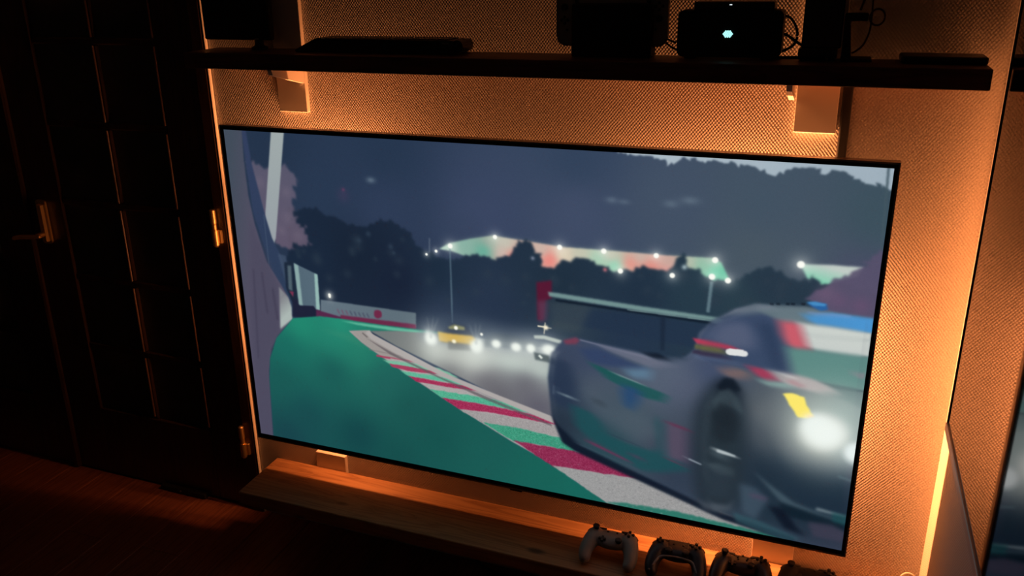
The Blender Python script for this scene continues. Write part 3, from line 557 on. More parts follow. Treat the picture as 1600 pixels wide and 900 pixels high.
    S.poly([(1144.4,652.3),(1173.1,652.6),(1199.1,688.7),(1217.4,702.5),(1176.8,694.2)], (12,20,34), 4, .85); S.poly([(1216.6,670.3),(1258.5,667.1),(1283.8,677.5),(1281.9,700.4),(1228.4,699.8)], (62,60,78), 4, .8)
    S.poly([(1089.1,615.7),(1118.5,619.0),(1143.2,638.5),(1124.0,688.4),(1099.6,677.1)], (66,84,100), 5, .7); S.line((1110.6,636.2), (1140.9,639.1), 8, (92,66,92), 4, .55)
    S.poly([(1082.1,681.2),(1135.9,689.9),(1206.9,710.9),(1185.0,722.2),(1089.5,701.1)], (50,88,98), 3, .6)
    S.poly([(1255.7,640.1),(1283.1,641.8),(1282.3,664.0),(1257.8,660.3)], (20,74,78), 3, .6)
    S.glow((1227.2,470.6), 66, (172,182,174), .85, 1.1, 1.9); S.glow((1224.0,491.9), 50, (226,228,214), .7, 1.05, 1.8); S.glow((1255.9,442.4), 50, (170,190,186), .55, 1.1)
    S.poly([(1149.8,416.8),(1163.6,413.2),(1185.5,417.0),(1193.8,435.9),(1205.1,453.0),(1196.0,458.5),(1178.7,459.1),(1166.1,440.8)], (252,232,110), 1.6, 1, rough=.6); S.line((1195.7,456.0), (1206.0,451.5), 4, (250,190,90), 1.4, .7)
    S.glow((1225.1,481.3), 36, (240,247,241), 1, 1.15, 4); S.glow((1209.9,468.8), 22, (238,246,240), .9, 1.1, 3); S.glow((1282.4,511.4), 23, (232,242,240), 1, 1, 5)
    S.glow((1279.2,510.7), 34, (190,206,204), .5, 1, 2)
    S.line((1257.4,563.9), (1282.5,569.1), 5, (90,110,118), 2, .7)
    S.line((1284.1,399.9), (1284.7,449.6), 4, (160,180,180), 1.6, .6)
    n = S.rng.normal(0, 1, (SH, SW))
    S.a += (n[..., None]) * 1.0
    a = np.clip(S.a, 0, 255) / 255.0
    out = np.ones((SH, SW, 4), np.float32); out[..., :3] = a[::-1]
    return out

def P(x, y):
    h = (1.7308771, -0.214541742, -561.217327, -0.082843713, 1.42546108, -259.229348, 0.000349073812, -0.000306806642, 1)
    w = h[6] * x + h[7] * y + h[8]
    return ((h[0] * x + h[1] * y + h[2]) / w, (h[3] * x + h[4] * y + h[5]) / w)
def screen_mat():
    m = bpy.data.materials.new('lit_screen'); m.use_nodes = True
    nt = m.node_tree; b = nt.nodes['Principled BSDF']
    im = bpy.data.images.new('race_picture', SW, SH, alpha=False)
    px = paint_screen(); im.pixels.foreach_set(px.ravel()); im.update(); im.pack()
    tx = nt.nodes.new('ShaderNodeTexImage'); tx.image = im; tx.extension = 'EXTEND'
    b.inputs['Base Color'].default_value = (0.004, 0.004, 0.005, 1); b.inputs['Roughness'].default_value = 0.25; b.inputs['Specular IOR Level'].default_value = 0.3
    nt.links.new(tx.outputs['Color'], b.inputs['Emission Color']); b.inputs['Emission Strength'].default_value = 1.0
    return m

# ---------------------------------------------------------------- the room
XR, XL, YF, ZC = 1.836, -2.60, -3.3, 2.50      # right wall, left wall, wall behind the viewer, ceiling
WX = -0.069                                     # where the papered wall ends at the door casing
def struct(name, bm, m): return prop(obj(name, bm, m), kind='structure')
bm = BM(); box(bm, WX, XR, 0, 0.10, 0, ZC); wall_back = struct('wall_back', bm, M_WALL)
bm = BM(); box(bm, XL, WX, 0, 0.10, 2.09, ZC); box(bm, XL, -1.72, 0, 0.10, 0, 2.09); struct('wall_door', bm, M_WALL)
bm = BM(); box(bm, XR, XR + 0.1, YF, 0.10, 0, ZC); struct('wall_right', bm, M_WALLR)
bm = BM(); box(bm, XL - 0.1, XL, YF, 0.10, 0, ZC); struct('wall_left', bm, M_WALLR)
bm = BM(); box(bm, XL - 0.1, XR + 0.1, YF - 0.1, YF, 0, ZC); struct('wall_front', bm, M_WALL)
bm = BM(); box(bm, XL - 0.1, XR + 0.1, YF - 0.1, 0.10, ZC, ZC + 0.1); struct('ceiling', bm, M_CEIL)
bm = BM(); box(bm, XL - 0.1, XR + 0.1, YF - 0.1, 0.6, -0.12, -0.009); floor = struct('floor', bm, M_FLOOR)
plank_me = {}
rng = random.Random(3)
PWID = 0.142
x = XL; col = 0
while x < XR - 0.01:
    w = min(PWID, XR - x); y = 0.10
    first = rng.uniform(0.35, 1.2)
    while y > YF + 0.02:
        ln = min(first, y - YF); first = 1.2
        key = (round(w, 3), round(ln, 3))
        if key not in plank_me:
            b2 = BM(); box(b2, 0.0007, w - 0.0007, -ln + 0.0007, -0.0007, -0.009, 0.0, 0.0012)
            me = bpy.data.meshes.new('plank'); b2.to_mesh(me); b2.free(); me.materials.append(M_FLOOR); plank_me[key] = me
        link('plank', plank_me[key], None, floor, (x, y, rng.uniform(-0.0006, 0.0)))
        y -= ln
    x += w; col += 1

# door casing
bm = BM(); box(bm, -0.114, -0.0765, -0.012, 0.0, 0, 2.09, 0.002); box(bm, -0.114, WX + 0.001, 0.0, 0.10, 0, 2.09); struct('trim_1', bm, M_DOOR)
bm = BM(); box(bm, -0.0735, WX + 0.0005, -0.0115, 0.0, 0, 2.09, 0.002); struct('trim_4', bm, M_PAINT)
bm = BM(); box(bm, -1.72, -0.069, -0.014, 0.0, 2.09, 2.15, 0.003); struct('trim_2', bm, M_DOOR)
bm = BM(); box(bm, -1.69, -1.635, -0.014, 0.0, 0, 2.09, 0.003); box(bm, -1.72, -1.635, 0.0, 0.10, 0, 2.09); struct('trim_3', bm, M_DOOR)

ROWS = [0.262, 0.499, 0.742, 0.996, 1.243, 1.488, 1.733, 1.965]
def leaf(name, x0, x1, gx0, gx1, gm):
    """One glazed leaf of the dark double door; its front face lies flush with the wall."""
    root = bpy.data.objects.new(name, None); C.objects.link(root); root.location = ((x0 + x1) / 2, 0.02, 0); prop(root, kind='structure')
    ox, oy = (x0 + x1) / 2, 0.02
    def part(nm, bm, m, parent=root, off=None): return obj(nm, bm, m, parent, (-ox, -oy, 0))
    F, B = 0.001, 0.041
    bm = BM(); box(bm, x0, gx0, F, B, 0.006, 2.08, 0.003); part('stile', bm, M_DOOR)
    bm = BM(); box(bm, gx1, x1, F, B, 0.006, 2.08, 0.003); part('stile', bm, M_DOOR)
    bm = BM(); box(bm, gx0, gx1, F, B, 0.006, ROWS[0], 0.003); part('rail', bm, M_DOOR)
    bm = BM(); box(bm, gx0, gx1, F, B, ROWS[-1], 2.08, 0.003); part('rail', bm, M_DOOR)
    for z in ROWS[1:-1]:
        bm = BM(); box(bm, gx0, gx1, F + .003, B - .003, z - .010, z + .010, 0.004); part('muntin', bm, M_DOOR)
    for a, b in zip(ROWS, ROWS[1:]):
        la, lb = a + (.010 if a != ROWS[0] else 0), b - (.010 if b != ROWS[-1] else 0)
        bm = BM(); box(bm, gm - .010, gm + .010, F + .003, B - .003, la, lb, 0.004); part('muntin', bm, M_DOOR)
        for p, q in ((gx0, gm - .010), (gm + .010, gx1)):
            bm = BM(); box(bm, p, q, 0.011, 0.015, la, lb); part('pane', bm, M_PANE)
    return root, part
d1, dpart = leaf('door_1', -0.868, -0.118, -0.715, -0.253, -0.478)
bm = BM(); prism(bm, [(-0.884, 0.001), (-0.884, -0.009), (-0.879, -0.013), (-0.864, -0.013), (-0.858, -0.008), (-0.858, 0.001)], 'z', 0.006, 2.08); dpart('astragal', bm, M_DOOR)
for xb in (-0.2560, -0.4780):
    for a, b in zip(ROWS, ROWS[1:]):
        bm = BM(); tube(bm, [Vector((xb, 0.0005, a + .012)), Vector((xb, 0.0005, (a + b) / 2)), Vector((xb, 0.0005, b - .012))], 0.0030, 8); dpart('bead', bm, M_CASING)
d2, dpart2 = leaf('door_2', -1.632, -0.872, -1.490, -1.030, -1.260)
# brass hinges on the right stile of door_1: a two-part barrel and a leaf plate lapping the casing
for zc in (1.805, 0.972, 0.264):
    bm = BM(); lathe(bm, [(0.005, 0.054), (0.0088, 0.051), (0.0088, 0.012), (0.0068, 0.008)], 18, (-0.1105, -0.0225, zc))
    h = dpart('hinge', bm, M_BRASS)
    bm = BM(); lathe(bm, [(0.0074, 0.011), (0.0074, -0.008)], 18, (-0.1105, -0.0225, zc)); obj('hinge_collar', bm, M_BRASS, h)
    bm = BM(); lathe(bm, [(0.0098, -0.008), (0.0098, -0.054), (0.005, -0.060)], 18, (-0.1105, -0.0225, zc)); obj('hinge_barrel', bm, M_BRASS, h)
    bm = BM(); box(bm, -0.108, -0.0915, -0.0215, -0.0120, zc - 0.049, zc - 0.009, 0.0015); obj('hinge_plate', bm, M_BRASS, h)
# lever handle
bm = BM(); prism(bm, rounded_rect(-0.820, -0.780, 0.850, 0.995, 0.010), 'y', 0.001, -0.006); hp = dpart('handle', bm, M_BRASS)
bm = BM(); prism(bm, [(-0.780, -0.006), (-0.7785, -0.015), (-0.784, -0.022), (-0.800, -0.022), (-0.8075, -0.015), (-0.806, -0.006)], 'z', 0.862, 0.982); obj('escutcheon', bm, M_BRASS, hp)
bm = BM(); cyl(bm, (-0.794, -0.020, 0.886), (-0.794, -0.046, 0.886), 0.009); obj('handle_neck', bm, M_BRASS, hp)
bm = BM(); tube(bm, spline([(-0.778, -0.048, 0.886), (-0.800, -0.051, 0.885), (-0.850, -0.053, 0.881), (-0.888, -0.050, 0.874), (-0.900, -0.044, 0.868)], 6), [0.006] * 6 + [0.0075] * 12 + [0.006] * 7, 10); obj('lever', bm, M_BRASS, hp, smooth=True)
bm = BM(); box(bm, -0.487, -0.299, -0.020, -0.001, 0.0005, 0.020, 0.005, 2); t = obj('doorstop', bm, M_MATT); prop(t, 'low black block lying on the floor at the foot of the glazed door', 'doorstop')
bm = BM(); cyl(bm, (-0.40, -0.0195, 0.012), (-0.40, -0.0215, 0.012), 0.0035, n=10); obj('rivet', bm, M_FRAME, t)

# ---------------------------------------------------------------- right wall: the mirror
t = thing('mirror', (1.82, -0.22, 0.78), 'large mirror in a slim metal frame on the right wall, reflecting the television', 'mirror')
MY0, MY1, MZ0, MZ1, MX = -2.35, -0.225, 0.782, 2.30, 1.803
off = (-1.82, 0.22, -0.78)
bm = BM(); box(bm, MX + .0005, MX + .005, MY0 + .010, MY1 - .0065, MZ0 + .016, MZ1 - .016); obj('glass', bm, M_MIRROR, t, off)
bm = BM(); box(bm, MX + .0055, XR, MY0 + .006, MY1 - .006, MZ0 + .006, MZ1 - .006); obj('backing', bm, M_MATT, t, off)
for nm, a in (('bottom_rail', (MY0, MY1, MZ0, MZ0 + .018)), ('top_rail', (MY0, MY1, MZ1 - .018, MZ1))):
    bm = BM(); box(bm, MX - .003, XR - .001, *a, 0.0015); obj(nm, bm, M_FRAME, t, off)
for a in ((MY1 - .006, MY1, MZ0 + .018, MZ1 - .018), (MY0, MY0 + .012, MZ0 + .018, MZ1 - .018)):
    bm = BM(); box(bm, MX - .0015, XR - .001, *a, 0.0008); obj('side_rail', bm, M_MATT, t, off)

# ---------------------------------------------------------------- the television
tv = thing('television', (0.832, -0.04, TVZ0), 'large flat television on the wall showing a night motor race', 'television')
off = (-0.832, 0.04, -TVZ0)
PX0, PX1, PZ0, PZ1 = 0.012, 1.653, 0.3495, 1.2725
bm = BM()
for a in ((0, TVW, TVZ1 - .004, TVZ1), (0, TVW, TVZ0, TVZ0 + .005), (0, .004, TVZ0 + .005, TVZ1 - .004), (TVW - .004, TVW, TVZ0 + .005, TVZ1 - .004)): box(bm, a[0], a[1], -.083, -.060, a[2], a[3])
obj('outer_frame', bm, M_RIM, tv, off)
bm = BM()
for a in ((.004, TVW - .004, PZ1, TVZ1 - .004), (.004, TVW - .004, TVZ0 + .005, PZ0), (.004, PX0, PZ0, PZ1), (PX1, TVW - .004, PZ0, PZ1)): box(bm, a[0], a[1], -.0825, -.078, a[2], a[3])
obj('bezel', bm, M_GLOSS, tv, off)
bm = BM(); vs4 = [bm.verts.new(v) for v in ((PX0, -.0805, PZ0), (PX1, -.0805, PZ0), (PX1, -.0805, PZ1), (PX0, -.0805, PZ1))]; f = bm.faces.new(vs4)
uv = bm.loops.layers.uv.new('UVMap')
for lp, c in zip(f.loops, ((0, 0), (1, 0), (1, 1), (0, 1))): lp[uv].uv = c
me = bpy.data.meshes.new('screen'); bm.to_mesh(me); bm.free(); me.materials.append(screen_mat()); link('screen', me, None, tv, off)
bm = BM(); box(bm, .004, TVW - .004, -.078, -.060, TVZ0 + .005, TVZ1 - .004); obj('panel', bm, M_MATT, tv, off)
bm = BM(); box(bm, XA + .015, XB - .015, -.060, -.016, TVZ0 + IN + .015, TVZ1 - IN - .015, .006); obj('rear_housing', bm, M_MATT, tv, off)
bm = BM(); box(bm, .10, TVW - .10, -.0595, -.0465, TVZ0 + .030, TVZ0 + IN - .015, .005); obj('lower_housing', bm, M_MATT, tv, off)
bm = BM(); box(bm, .58, 1.08, -.016, -.001, .62, 1.0, .004); obj('wall_mount', bm, M_MATT, tv, off)
bm = BM(); box(bm, .815, .850, -.0825, -.074, TVZ0 - .006, TVZ0 + .001, .002); obj('sensor', bm, M_GLOSS, tv, off)

# ---------------------------------------------------------------- upper shelf, its mounting boards and the pine ledge
SZ, SF, SX0, SX1 = 1.480, -0.160, -0.020, 1.788
t = thing('wall_shelf', (0.88, -0.06, SZ - .038), 'long dark wooden wall shelf above the television', 'shelf')
bm = BM(); box(bm, SX0, SX1, SF, -.0155, SZ - .039, SZ, .0025, 2); obj('board', bm, M_SHELF, t, (-.88, .06, -(SZ - .038)))
def board(x0, x1, zb, gx0, gx1, label):
    t = thing('mounting_board', ((x0 + x1) / 2, -.008, zb), label, 'shelf bracket')
    off = (-(x0 + x1) / 2, .008, -zb)
    bm = BM(); box(bm, x0, x1, -.015, 0, zb, 2.25, .0012); obj('upright', bm, M_PAINT, t, off)
    bm = BM(); prism(bm, [(-.0152, SZ - .0395), (-.0152, 1.392), (-.070, 1.406), (-.110, 1.4175), (-.150, 1.428), (-.155, SZ - .0395)], 'x', gx0, gx1); obj('gusset', bm, M_PAINT, t, off)
    return t
board(.150, .237, 1.316, .224, .236, 'white upright board behind the left end of the shelf, next to the small monitor')
board(1.450, 1.535, 1.324, 1.436, 1.447, 'white upright board behind the right part of the shelf, beside the black cable duct')
LZ, LF = 0.226, -0.214
t = thing('pine_ledge', (.89, -.09, LZ - .042), 'low knotty pine ledge along the wall under the television', 'shelf')
bm = BM(); box(bm, .010, 1.80, LF, -.0157, LZ - .042, LZ, .002); obj('plank', bm, M_PINE, t, (-.89, .09, -(LZ - .042)))
bm = BM()
for a, b in ((.012, .153), (.260, 1.447), (1.551, 1.798)): box(bm, a, b, -.0155, -.0004, LZ - .042, LZ - .012)
obj('light_stop', bm, M_PINE, t, (-.89, .09, -(LZ - .042)))  # unseen filler strips, added to stop light leaking down behind the ledge
def low_board(x0, x1, zt, label):
    t = thing('mounting_board', ((x0 + x1) / 2, -.008, .05), label, 'shelf bracket')
    off = (-(x0 + x1) / 2, .008, -.05)
    bm = BM(); box(bm, x0, x1, -.015, -.0003, .05, zt, .0012); obj('upright', bm, M_PAINT, t, off)
low_board(.155, .258, .277, 'short white board peeping up behind the left end of the pine ledge')
low_board(1.449, 1.549, .42, 'white board behind the right end of the pine ledge, running up behind the television')

# ---------------------------------------------------------------- cables
def cable(name, pts, r, m, label, n=8, closed=False):
    bm = BM(); tube(bm, spline(pts, 8, closed), r, n, closed); o = obj(name, bm, m, smooth=True)
    return prop(o, label, 'cable')
bm = BM(); prism(bm, rounded_rect(1.541, 1.561, -.012, -.0005, .004, 3), 'z', 1.0, SZ - .0395)
t = obj('cable_duct', bm, M_MATT); prop(t, 'black vertical cable duct between the shelf and the right part of the television', 'cable duct')
cable('cable', [(1.196, -.035, 1.508), (1.185, -.035, 1.512), (1.172, -.03, 1.516), (1.150, -.03, 1.520)], .0022, M_RUBBER, 'short upper black cable from the docked handheld console to the black cube')
cable('cable', [(1.205, -.035, 1.492), (1.192, -.035, 1.496), (1.176, -.03, 1.505), (1.165, -.03, 1.515), (1.150, -.03, 1.530)], .0022, M_RUBBER, 'short lower black cable sagging between the docked console and the black cube')
cable('cable', [(1.405, -.030, 1.565), (1.425, -.028, 1.560), (1.440, -.030, 1.535), (1.438, -.030, 1.510), (1.418, -.03, 1.495), (1.400, -.03, 1.490)], .0028, M_RUBBER, 'black cable curling beside the right side of the black cube')
cable('cable', [(1.400, -.034, 1.530), (1.420, -.034, 1.527), (1.438, -.034, 1.515), (1.455, -.034, 1.505)], .0030, M_RUBBER, 'thick black cable crossing from the black cube to the upright black device')
cable('cable', [(1.398, -.040, 1.4815), (1.430, -.040, 1.4825), (1.460, -.040, 1.483), (1.500, -.040, 1.4825)], .0030, M_RUBBER, 'black cable lying flat on the shelf right of the black cube')
cable('cable', [(1.575, -.030, 1.64), (1.566, -.030, 1.61), (1.560, -.030, 1.59), (1.556, -.032, 1.575)], .0024, M_RUBBER, 'thin black cord hanging down to the arm of the little stand')
cable('cable', [(1.5765, -.026, 1.64), (1.577, -.026, 1.60), (1.578, -.026, 1.565), (1.577, -.028, 1.535), (1.569, -.03, 1.510), (1.557, -.03, 1.497), (1.548, -.03, 1.492)], .0018, M_RUBBER, 'thin black cord hanging behind the ring on the right of the shelf')
cable('cable', [(.675, -.006, .006), (.690, -.012, .006), (.712, -.026, .006), (.745, -.036, .006), (.790, -.040, .006), (.86, -.06, .006)], .0035, M_RUBBER, 'dark cable on the floor under the pine ledge')
lp = [(1.818 - 1.0 * 0 + .0165 * math.cos(a) * 1.1 - .005, -.008, .249 + .024 * math.sin(a)) for a in [2 * PI * k / 12 for k in range(12)]]
cable('cord_loop', lp, .0022, M_PALECORD, 'loop of pale cord on the wall at the bottom right corner', 8, True)

# ---------------------------------------------------------------- things on the upper shelf
t = thing('monitor', (.08, -.060, SZ), 'small black monitor standing on the left end of the shelf', 'monitor')
off = (-.08, .060, -SZ)
bm = BM(); box(bm, -.024, .180, -.066, -.046, 1.504, 1.64, .003); obj('casing', bm, M_BLACK, t, off)
bm = BM(); box(bm, -.019, .175, -.0672, -.0662, 1.510, 1.635); obj('screen', bm, M_GLOSS, t, off)
bm = BM(); lathe(bm, [(.021, 0.0), (.021, .006), (.012, .010), (.010, .026)], 20, (.138, -.056, SZ + .0003)); obj('foot', bm, M_BLACK, t, off)
bm = BM(); box(bm, .134, .146, -.0680, -.0662, 1.5055, 1.5085); obj('mark', bm, M_GREY, t, off)

t = thing('keyboard', (.5, -.065, SZ), 'long flat black keyboard lying on the shelf right of the small monitor', 'keyboard')
off = (-.5, .065, -SZ)
bm = BM(); prism(bm, [(.272, SZ + .0003), (.272, SZ + .006), (.334, SZ + .034), (.700, SZ + .032), (.704, SZ + .0003)], 'y', -.020, -.100); bmesh.ops.bevel(bm, geom=bm.edges[:], offset=.002, segments=1, affect='EDGES'); obj('body', bm, M_BLACK, t, off)
bm = BM(); cyl(bm, (.706, -.030, SZ + .018), (.706, -.092, SZ + .018), .0145, n=18); obj('end_roll', bm, M_BLACK, t, off)
bm = BM()
for r in range(3):
    for k in range(21): box(bm, .350 + k * .0160, .350 + k * .0160 + .0135, -.090 + r * .022, -.090 + r * .022 + .018, SZ + .0328, SZ + .0345, .0008)
prop(obj('keys', bm, M_BUTTON, t, off), kind='stuff')
bm = BM(); box(bm, .672, .690, -.1005, -.0995, SZ + .024, SZ + .028); obj('mark', bm, M_GREY, t, off)

# docked handheld game console
t = thing('game_console', (1.06, -.06, SZ), 'handheld game console with two grey side grips standing in its black dock', 'game console')
off = (-1.06, .06, -SZ)
bm = BM(); box(bm, .975, 1.151, -.083, -.062, SZ + .0003, 1.591, .003, 2); box(bm, .975, 1.151, -.048, -.030, SZ + .0003, 1.585, .003, 2); box(bm, .975, 1.151, -.064, -.046, SZ + .0003, SZ + .020, .001); obj('dock', bm, M_MATT, t, off)
bm = BM(); box(bm, .976, 1.143, -.0615, -.0485, SZ + .0205, 1.623, .002); obj('tablet', bm, M_BLACK, t, off)
bm = BM(); box(bm, .985, 1.134, -.0622, -.0617, 1.592, 1.600); obj('display_edge', bm, M_WHITEP, t, off)
def grip(xa, xb, left):
    r = .021
    if left: pts = [(xb, 1.501), (xb, 1.623)] + [(xa + r + r * math.cos(a), 1.623 - r + r * math.sin(a)) for a in [PI / 2 + PI / 2 * k / 6 for k in range(7)]] + [(xa + r + r * math.cos(a), 1.501 + r + r * math.sin(a)) for a in [PI + PI / 2 * k / 6 for k in range(7)]]
    else: pts = [(xa, 1.501), (xb - r, 1.501)] + [(xb - r + r * math.cos(a), 1.501 + r + r * math.sin(a)) for a in [-PI / 2 + PI / 2 * k / 6 for k in range(1, 7)]] + [(xb - r + r * math.cos(a), 1.623 - r + r * math.sin(a)) for a in [PI / 2 * k / 6 for k in range(7)]] + [(xa, 1.623)]
    bm = BM(); prism(bm, pts, 'y', -.063, -.047); bmesh.ops.bevel(bm, geom=[e for e in bm.edges if abs(e.verts[0].co.y - e.verts[1].co.y) < 1e-6], offset=.003, segments=2, affect='EDGES'); return obj('side_grip', bm, M_GREY, t, off)
gl = grip(.935, .9755, True); gr = grip(1.1435, 1.181, False)
def disc(p, x, z, r, h=.0025, y=-.063, m=M_BUTTON, nm='button'):
    bm = BM(); lathe(bm, [(r, 0.001), (r, -h * .7), (r * .8, -h)], 12, (x, y, z), 'y'); obj(nm, bm, m, p)
disc(gl, .954, 1.584, .0075, .006, nm='thumbstick'); disc(gr, 1.162, 1.561, .0075, .006, nm='thumbstick')
for dx, dz in ((0, .007), (0, -.007), (.007, 0), (-.007, 0)): disc(gl, .954 + dx, 1.556 + dz, .0034); disc(gr, 1.162 + dx, 1.585 + dz, .0034)
disc(gl, .960, 1.535, .003); disc(gr, 1.156, 1.538, .003)

# black cube with a cyan light, a flat box on top of it
t = thing('mini_computer', (1.31, -.06, SZ), 'black rounded cube-like computer on the shelf with a glowing cyan light', 'computer')
off = (-1.31, .06, -SZ)
bm = BM(); prism(bm, rounded_rect(1.205, 1.415, SZ + .004, 1.578, .012, 5), 'y', -.080, -.018); bmesh.ops.bevel(bm, geom=[e for e in bm.edges if abs(e.verts[0].co.y - e.verts[1].co.y) < 1e-6], offset=.002, segments=1, affect='EDGES'); obj('body', bm, M_MATT, t, off)
for x in (1.232, 1.388):
    bm = BM(); box(bm, x - .012, x + .012, -.070, -.028, SZ + .0003, SZ + .0042, .001); obj('foot', bm, M_RUBBER, t, off)
bm = BM()
for r, n in ((-2, 3), (-1, 4), (0, 5), (1, 4), (2, 3)):
    for k in range(n): cyl(bm, (1.308 + (k - (n - 1) / 2) * .0042, -.0798, 1.531 + r * .0027), (1.308 + (k - (n - 1) / 2) * .0042, -.0812, 1.531 + r * .0027), .0019, n=8)
obj('light', bm, M_CYAN, t, off)
t = thing('flat_box', (1.31, -.05, 1.5785), 'thin black box with a tiny white light lying on top of the black computer', 'box')
bm = BM(); box(bm, 1.236, 1.396, -.078, -.024, 1.5783, 1.5945, .003, 2); obj('casing', bm, M_BLACK, t, (-1.31, .05, -1.5785))
bm = BM(); box(bm, 1.3075, 1.3125, -.0786, -.0778, 1.5875, 1.5895); obj('light', bm, M_LED, t, (-1.31, .05, -1.5785))

t = thing('upright_device', (1.49, -.05, SZ), 'narrow black device standing upright on a low rest, right of the black computer', 'device')
off = (-1.49, .05, -SZ)
bm = BM(); box(bm, 1.452, 1.527, -.068, -.044, 1.504, 1.66, .003, 2); obj('casing', bm, M_GLOSS, t, off)
bm = BM(); box(bm, 1.448, 1.522, -.085, -.030, SZ + .0065, 1.5045, .002); obj('rest', bm, M_BLACK, t, off)
for x in (1.458, 1.512):
    bm = BM(); box(bm, x - .006, x + .006, -.08, -.035, SZ + .0003, SZ + .0068); obj('foot', bm, M_RUBBER, t, off)
bm = BM(); box(bm, 1.5272, 1.5282, -.0660, -.0640, 1.508, 1.540); obj('edge_strip', bm, M_FRAME, t, off)
t = thing('small_stand', (1.545, -.045, SZ), 'little black stand with a side arm on the shelf, holding a ring of cord', 'stand')
off = (-1.545, .045, -SZ)
bm = BM(); box(bm, 1.528, 1.586, -.085, -.020, SZ + .0003, SZ + .0052, .0015); obj('base', bm, M_MATT, t, off)
bm = BM(); prism(bm, [(1.529, SZ + .005), (1.548, SZ + .005), (1.5395, 1.56), (1.5285, 1.562)], 'y', -.056, -.042); obj('post', bm, M_MATT, t, off)
bm = BM(); prism(bm, rounded_rect(1.5285, 1.572, 1.556, 1.571, .003, 3), 'y', -.054, -.040); obj('arm', bm, M_MATT, t, off)
rp = [(1.588 + .0135 * math.cos(a), -.045, 1.563 + .0155 * math.sin(a)) for a in [2 * PI * k / 14 for k in range(14)]]
cable('cord_ring', rp, .0019, M_RUBBER, 'ring of black cord on the arm of the little stand', 8, True)
t = thing('flat_case', (1.71, -.07, SZ), 'flat black rectangular case lying on the right end of the shelf', 'case')
bm = BM(); box(bm, 1.637, 1.787, -.100, -.022, SZ + .0003, SZ + .0145, .004, 2); obj('lid', bm, M_BLACK, t, (-1.71, .07, -SZ))

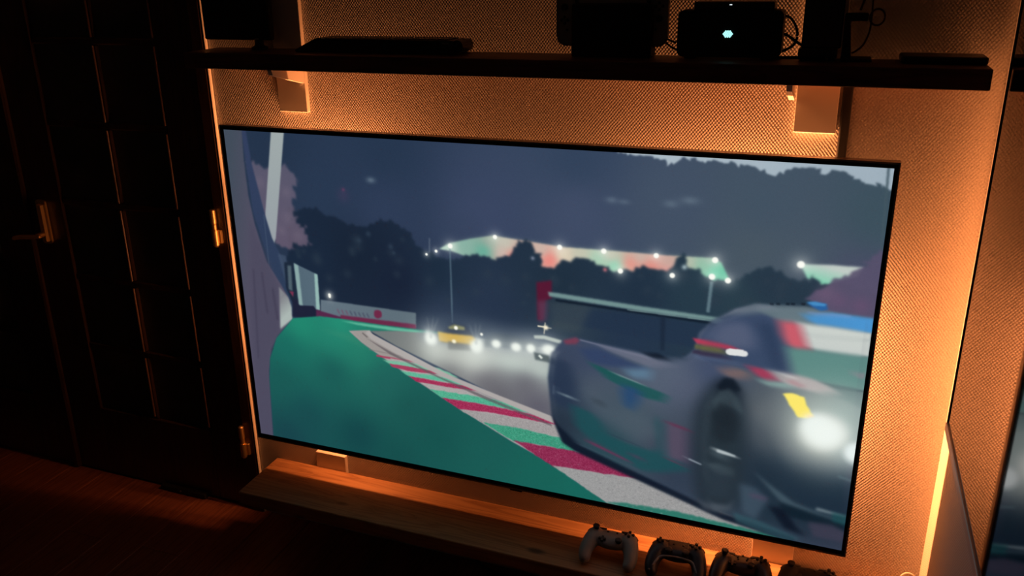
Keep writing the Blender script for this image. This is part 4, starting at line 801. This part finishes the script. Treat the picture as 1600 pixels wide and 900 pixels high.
# ---------------------------------------------------------------- game controllers on the ledge
def pad(name, x, y, z, tilt, yaw, mbody, style, label, mgrip=None):
    """Game controller: one continuous shell (joined ellipsoids remeshed), sticks, cross pad, buttons, bumpers."""
    t = thing(name, (x, y, z), label, 'game controller', (tilt, 0, yaw), 'game controllers on the pine ledge')
    bm = BM()
    wide = .052 if style != 'round' else .056
    ball(bm, (0, .014, 0), 1, (wide, .030, .0165), 20, 12); ball(bm, (0, .020, .001), 1, (.066, .025, .0150), 20, 12)
    for s in (-1, 1):
        path = spline([(s * .044, .018, 0), (s * .051, .004, -.001), (s * .0565, -.016, -.006), (s * .0585, -.034, -.012), (s * .0565, -.046, -.016)], 4)
        for k, p in enumerate(path):
            u = k / (len(path) - 1); r = .0285 - .0100 * u
            ball(bm, p, r, (.82, 1, .80), 12, 8)
    shell = obj('shell', bm, mbody, t)
    rm = shell.modifiers.new('remesh', 'REMESH'); rm.mode = 'VOXEL'; rm.voxel_size = .0026
    sm = shell.modifiers.new('smooth', 'SMOOTH'); sm.iterations = 6; sm.factor = .6
    bake(shell)
    if not shell.data.materials: shell.data.materials.append(mbody)
    def top(px, py):
        ok, hit, _, _ = shell.ray_cast((px, py, .1), (0, 0, -1))
        return (hit.z if ok else .01) + .0008
    def knob(nm, px, py, r, h, m=M_BUTTON, dome=True):
        b2 = BM(); z0 = top(px, py) - .002; lathe(b2, [(r * .75, z0), (r * .75, z0 + h * .5), (r, z0 + h * .55), (r, z0 + h * .85), (r * .7, z0 + h)], 14, (px, py, 0)); obj(nm, b2, m, t, smooth=False)
    if style == 'offset':
        knob('thumbstick', -.043, .026, .0088, .011); knob('thumbstick', .021, -.001, .0088, .011)
        dp = (-.021, -.001)
    elif style == 'round':
        knob('thumbstick', -.021, .0, .009, .011); knob('thumbstick', .021, .0, .009, .011); dp = (-.046, .024)
    else:
        knob('thumbstick', -.043, .026, .0088, .011); knob('thumbstick', .021, .002, .0088, .011); dp = (-.023, .002)
    b2 = BM(); z0 = top(*dp) - .002
    box(b2, dp[0] - .0095, dp[0] + .0095, dp[1] - .0032, dp[1] + .0032, z0, z0 + .0055, .0006); box(b2, dp[0] - .0032, dp[0] + .0032, dp[1] - .0095, dp[1] + .0095, z0, z0 + .0056, .0006)
    obj('cross_pad', b2, M_BUTTON, t)
    bx, by = .044, .025
    for dx, dy in ((0, .0095), (0, -.0095), (.0095, 0), (-.0095, 0)): knob('button', bx + dx, by + dy, .0042, .0062, M_BUTTON)
    for px in (-.012, .012): knob('button', px, .026, .0028, .004)
    if style == 'many':
        for px, py in ((-.010, .018), (.010, .018), (0, .034), (-.020, .034), (.020, .034)): knob('button', px, py, .0026, .004)
    for s in (-1, 1):
        b2 = BM(); tube(b2, [Vector(v) for v in spline([(s * .020, .043, .004), (s * .040, .042, .005), (s * .056, .034, .005), (s * .062, .026, .004)], 5)], .0058, 8); obj('bumper', b2, M_BUTTON, t, smooth=True)
        b2 = BM(); ball(b2, (s * .045, .036, -.018), 1, (.012, .014, .0195), 12, 8); obj('trigger', b2, M_BUTTON, t, smooth=True)
    if style == 'round':
        b2 = BM(); box(b2, -.026, .026, .018, .042, top(0, .03) - .004, top(0, .03) + .0004, .003, 2); obj('touch_pad', b2, M_NAVY, t)
        inner = spline([(-.060, -.054, -.010), (-.052, -.036, .000), (-.040, -.018, .0065), (-.018, -.0125, .0090), (.018, -.0125, .0090), (.040, -.018, .0065), (.052, -.036, .000), (.060, -.054, -.010)], 5)
        b2 = BM(); tube(b2, inner, [.0065 - .004 * math.sin(PI * k / (len(inner) - 1)) for k in range(len(inner))], 10); obj('inner_trim', b2, mgrip, t, smooth=True)['label'] = 'pale inner edge of the grips'
    return t
PT = math.radians(5)
pad('game_controller', 1.108, -.129, LZ + .0362, PT, .02, M_WHITEP, 'offset', 'white game controller with black thumbsticks, leftmost on the pine ledge')
pad('game_controller', 1.277, -.122, LZ + .0362, PT, .04, M_NAVY, 'round', 'dark blue game controller with pale inner grip edges, on the pine ledge', M_WHITEP)
pad('game_controller', 1.434, -.118, LZ + .0362, PT, .04, M_SMOKE, 'many', 'smoky dark brown game controller with many black buttons, in front of the white block')
pad('game_controller', 1.590, -.112, LZ + .0362, PT, .04, M_MATT, 'offset', 'black game controller at the bottom edge, rightmost on the pine ledge')
